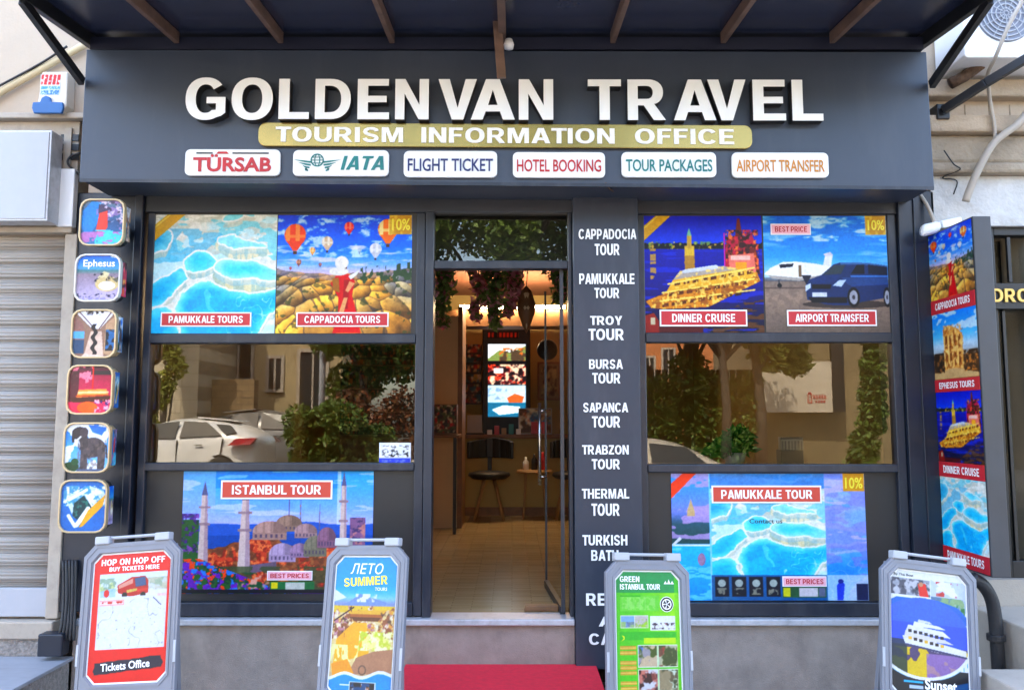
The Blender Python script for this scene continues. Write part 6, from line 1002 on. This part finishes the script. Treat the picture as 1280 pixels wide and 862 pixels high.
# parked cars
def make_car(name, lab, paint, x, y, flip=1, z=.2):
    r = empty(name, lab, 'car', (x, y, z), 'cars parked across the street'); r.rotation_euler = (0, 0, 0 if flip > 0 else math.pi)
    # stations along the length (front at -x): x, half width, sill z, belt z, roof z, roof half width
    st = [(-2.1, .62, .32, .62, .66, .5), (-2.0, .78, .22, .72, .76, .62), (-1.5, .86, .2, .86, .9, .72), (-.95, .88, .2, .93, .98, .74), (-.3, .89, .2, .95, 1.42, .6), (.3, .89, .2, .97, 1.49, .6), (.95, .89, .2, 1.0, 1.47, .59), (1.55, .88, .22, 1.04, 1.36, .55), (1.95, .83, .28, 1.04, 1.12, .55), (2.08, .72, .36, .95, .98, .5)]
    vv = []; ff = []; n = 10
    for (sx, hw, z0, zb, zr, rw) in st:
        half = [(hw * .8, z0), (hw, z0 + .12), (hw * 1.01, (z0 + zb) / 2), (hw * .97, zb), (rw, zr)]
        vv += [(sx, -yy, zz) for yy, zz in half] + [(sx, yy, zz) for yy, zz in reversed(half)]
    for i in range(len(st) - 1):
        for j in range(n): ff.append((i * n + j, i * n + (j + 1) % n, (i + 1) * n + (j + 1) % n, (i + 1) * n + j))
    ff += [tuple(range(n))[::-1], tuple(range((len(st) - 1) * n, len(st) * n))]
    mb = MB(); mb.v = vv; mb.f = ff; mb.mi = [0] * len(ff); mb.build('body', paint, r, local=True, smooth=True, subsurf=2)
    for s in (-1, 1):
        def gp_(a, zz):
            i = max(k for k in range(len(st)) if st[k][0] <= a); i = min(i, len(st) - 2); t = (a - st[i][0]) / (st[i + 1][0] - st[i][0]); S = [st[i][m] + (st[i + 1][m] - st[i][m]) * t for m in range(6)]; u = (zz - S[3]) / max(S[4] - S[3], .05); return (a, s * (S[1] * .97 + (S[5] - S[1] * .97) * u + .004), zz)
        for pg in ([(-.62, 1.0), (-.25, 1.32), (.32, 1.38), (.3, 1.02)], [(.4, 1.03), (.42, 1.38), (.92, 1.36), (1.3, 1.08)], [(1.38, 1.1), (1.12, 1.32), (1.42, 1.3), (1.6, 1.14)]):
            g = MB(); g.v = [gp_(*p_) for p_ in pg]; g.f = [(0, 1, 2, 3)]; g.mi = [0]; w_ = g.build('side_window', M_CARGL, r, local=True); w_.modifiers.new('s', 'SOLIDIFY').thickness = .03; w_.modifiers['s'].offset = 0
        tl = MB(); tl.hexa([gp_(1.5, .88), gp_(2.02, .9), tuple(np.array(gp_(1.5, .88)) * (1, .9, 1)), tuple(np.array(gp_(2.02, .9)) * (1, .85, 1)), gp_(1.62, 1.02), gp_(2.0, 1.03), tuple(np.array(gp_(1.62, 1.02)) * (1, .9, 1)), tuple(np.array(gp_(2.0, 1.03)) * (1, .85, 1))]); t_ = tl.build('tail_lamp', M_TAIL, r, local=True); t_.scale = (1.0, 1.02, 1.0)
        sm = MB()
        for pg in ([(-.64, .34), (-.64, .96)], [(.36, .3), (.36, .98)], [(1.3, .66), (1.34, 1.02)]):
            (xa, za_), (xb, zb_) = pg; hwm = .905; sm.hexa([(xx + dx_, s * (hwm - dd_), zq) for zq, xx in ((za_, xa), (zb_, xb)) for dd_ in (.0, .06) for dx_ in (-.006, .006)])
        sm.bar((-.25, s * .905, .86), (-.08, s * .905, .865), .03, .02).bar((.75, s * .905, .88), (.92, s * .905, .885), .03, .02); sm.build('door_seam', M_BLK2, r, local=True)
        MB().bar((-.72, s * .9, 1.0), (-.66, s * 1.08, 1.03), .12, .13).build('wing_mirror', paint, r, local=True, bev=.03)
        for wx_ in (-1.32, 1.28):
            w_ = MB().lathe((wx_, s * .82, .31), [(.2, -.09), (.3, -.1), (.32, -.06), (.32, .06), (.3, .1), (.2, .09)], 28, 'y').build('wheel', M_TYRE, r, local=True, smooth=True)
            rm = MB(); rm.lathe((wx_, s * .9, .31), [(.04, -.02), (.21, -.02), (.215, .02), (.19, .025), (.18, .0), (.04, .0)], 28, 'y')
            for k in range(10): a_ = k * .628; rm.bar((wx_ + .04 * math.cos(a_), s * .915, .31 + .04 * math.sin(a_)), (wx_ + .19 * math.cos(a_), s * .915, .31 + .19 * math.sin(a_)), .025, .02, (0, 1, 0))
            rm.build('rim', M_RIM, w_, local=True)
            ar = MB().lathe((wx_, s * .875, .31), [(.0, -.02), (.37, -.02), (.37, .012), (.0, .012)], 28, 'y').build('wheel_arch', M_BLK2, r, local=True)
    mbx = MB().bar((.6, 0, 1.47), (1.5, 0, 1.39), .8, .02); mbx.build('roof_panel', paint, r, local=True, bev=.01)
    return r
c1 = MP(335, 560, 13.3); make_car('parked_hatchback', 'white hatchback with red tail lamp reflected in the left window', M_CARW, c1.x - 2.05, c1.y)
c2 = MP(850, 560, 8.4); make_car('parked_saloon', 'beige car reflected low in the right window', M_CARB, c2.x - .3, c2.y, -1, -.131)
c3 = MP(352, 560, 17.2); v3 = make_car('parked_van', 'grey car parked behind the white hatchback', mat('silver_car_paint', (.17, .17, .165), .3, .2, .03, 2, coat=.5), c3.x, c3.y, -1); v3.scale = (1.0, 1.1, 1.16)
# plants and trees across the street
def bush(name, lab, cat, cl, n, size, m, seed, z0=.2, trunk=True):
    r = empty(name, lab, cat, (cl[0][0], cl[0][1], z0)); leaves('foliage', clumps(cl), n, size, m, r, seed)
    t = MB()
    for c_ in cl[:6]: t.tube([(cl[0][0], cl[0][1], z0), ((c_[0] + cl[0][0]) / 2 + .05, c_[1], (c_[2] + z0) / 2), c_[:3]], [.04, .03, .012], 6)
    t.build('stem', M_BARK, r); return r
a, b = MP(368, 578, 12.5), MP(482, 515, 12.5)
bush('hedge_bush', 'wide green hedge bush reflected beside the white hatchback', 'bush', [(a.x + (b.x - a.x) * (k + .5) / 7, a.y + random.uniform(-.3, .3), .75 + .45 * j + random.uniform(-.1, .1), (.35, .5, .35)) for k in range(7) for j in range(3 if k < 5 else 2)], 9000, .11, FOL_D, 3)
a = MP(460, 490, 15); bush('autumn_bush', 'reddish brown bush reflected at the right of the left window', 'bush', [(a.x + .4 * k, a.y - .2, 1.2 + .35 * (k % 3), (.5, .5, .6)) for k in range(-2, 5)], 4000, .12, foliage_mat('russet_leaf', (.06, .03, .01), (.3, .11, .04)), 4)
a = MP(207, 470, 16.2); bush('wall_climber', 'green climber reflected on the stone block house', 'climber', [(a.x + random.uniform(-.35, .3), a.y, 2.2 + .4 * k, (.3, .15, .35)) for k in range(10)], 2600, .13, FOL_Y, 6)
a = MP(190, 540, 14); bush('potted_shrub', 'thin yellow green shrub reflected at the edge of the left window', 'shrub', [(a.x + random.uniform(-.08, .08), a.y, .6 + .3 * k, (.18, .18, .25)) for k in range(7)], 1400, .1, FOL_Y, 8)
a = MP(1100, 500, 14.5); bush('ivy_column', 'tall ivy reflected at the right edge of the right window', 'ivy', [(a.x + random.uniform(-.18, .2) - (.12 * (5 - k) if k < 4 else 0) * .8, a.y, .4 + .36 * k, (.42 - .015 * k, .3, .32)) for k in range(13)], 7000, .12, FOL_D, 9)
def tree(lab, x, y, h, crown, n, m, seed, size=.16, tr=.14, group='trees across the street'):
    r = empty('street_tree', lab, 'tree', (x, y, .2), group); rr = random.Random(seed); t = MB(); t.tube([(x, y, .2), (x + .06, y, h * .35), (x - .05, y + .05, h * .62), (x, y, h * .85)], [tr, tr * .75, tr * .6, tr * .3], 10)
    for c_ in crown[:9]: t.tube([(x, y, h * .55), ((x + c_[0]) / 2, (y + c_[1]) / 2, (h * .6 + c_[2]) / 2 + .1), c_[:3]], [tr * .5, tr * .3, .02], 7)
    t.build('trunk', M_BARK, r, smooth=True); leaves('crown', clumps(crown), n, size, m, r, seed); return r
def crown(x, y, z, R_, n, seed, fl=.75):
    rr = random.Random(seed); o = []
    for k in range(n):
        a = rr.uniform(0, 6.28); d = R_ * rr.uniform(.2, 1) ** .7; o.append((x + d * math.cos(a), y + d * math.sin(a) * .8, z + R_ * fl * rr.uniform(-.8, .8), rr.uniform(.28, .5) * R_ * .8))
    return o
tree('large leafy tree reflected in the pane above the door', -.3, -12.6, 6.2, crown(-.3, -12.6, 6.0, 2.6, 22, 1), 15000, FOL_D, 21)
a = MP(905, 500, 13.5); tree('tree with a dark trunk reflected left of the billboard', a.x, a.y, 5.4, crown(a.x - .2, a.y, 5.4, 2.2, 16, 2), 9000, FOL_D, 22, tr=.13)
a = MP(948, 500, 14.2); tree('yellow green tree reflected over the billboard', a.x, a.y, 5, crown(a.x + .7, a.y, 4.4, 1.5, 12, 3) + [(a.x + .4, a.y, 3.2, .5), (a.x + .9, a.y, 3.0, .4)], 7000, FOL_Y, 23, tr=.17)
a = MP(862, 500, 15); tree('dark slim tree reflected in front of the dark fence', a.x, a.y, 5, crown(a.x, a.y, 4.6, 1.6, 12, 4) + [(a.x, a.y, 2.9, .5)], 6000, FOL_D, 24, tr=.12)
a = MP(850, 480, 14.6); bush('dark_shrub', 'tall dark shrub reflected at the left of the right window', 'shrub', [(a.x + .33 * k, a.y + .2 * (k % 2), .7 + .5 * j + .15 * (k % 3), (.34, .3, .34)) for k in range(-2, 6) for j in range(4)], 7000, .12, FOL_D, 31)
a = MP(455, 460, 16); tree('dark tree reflected at the upper right of the left window', a.x, a.y, 5, crown(a.x, a.y, 3.6, 1.7, 14, 5), 8000, FOL_D, 25, tr=.15)
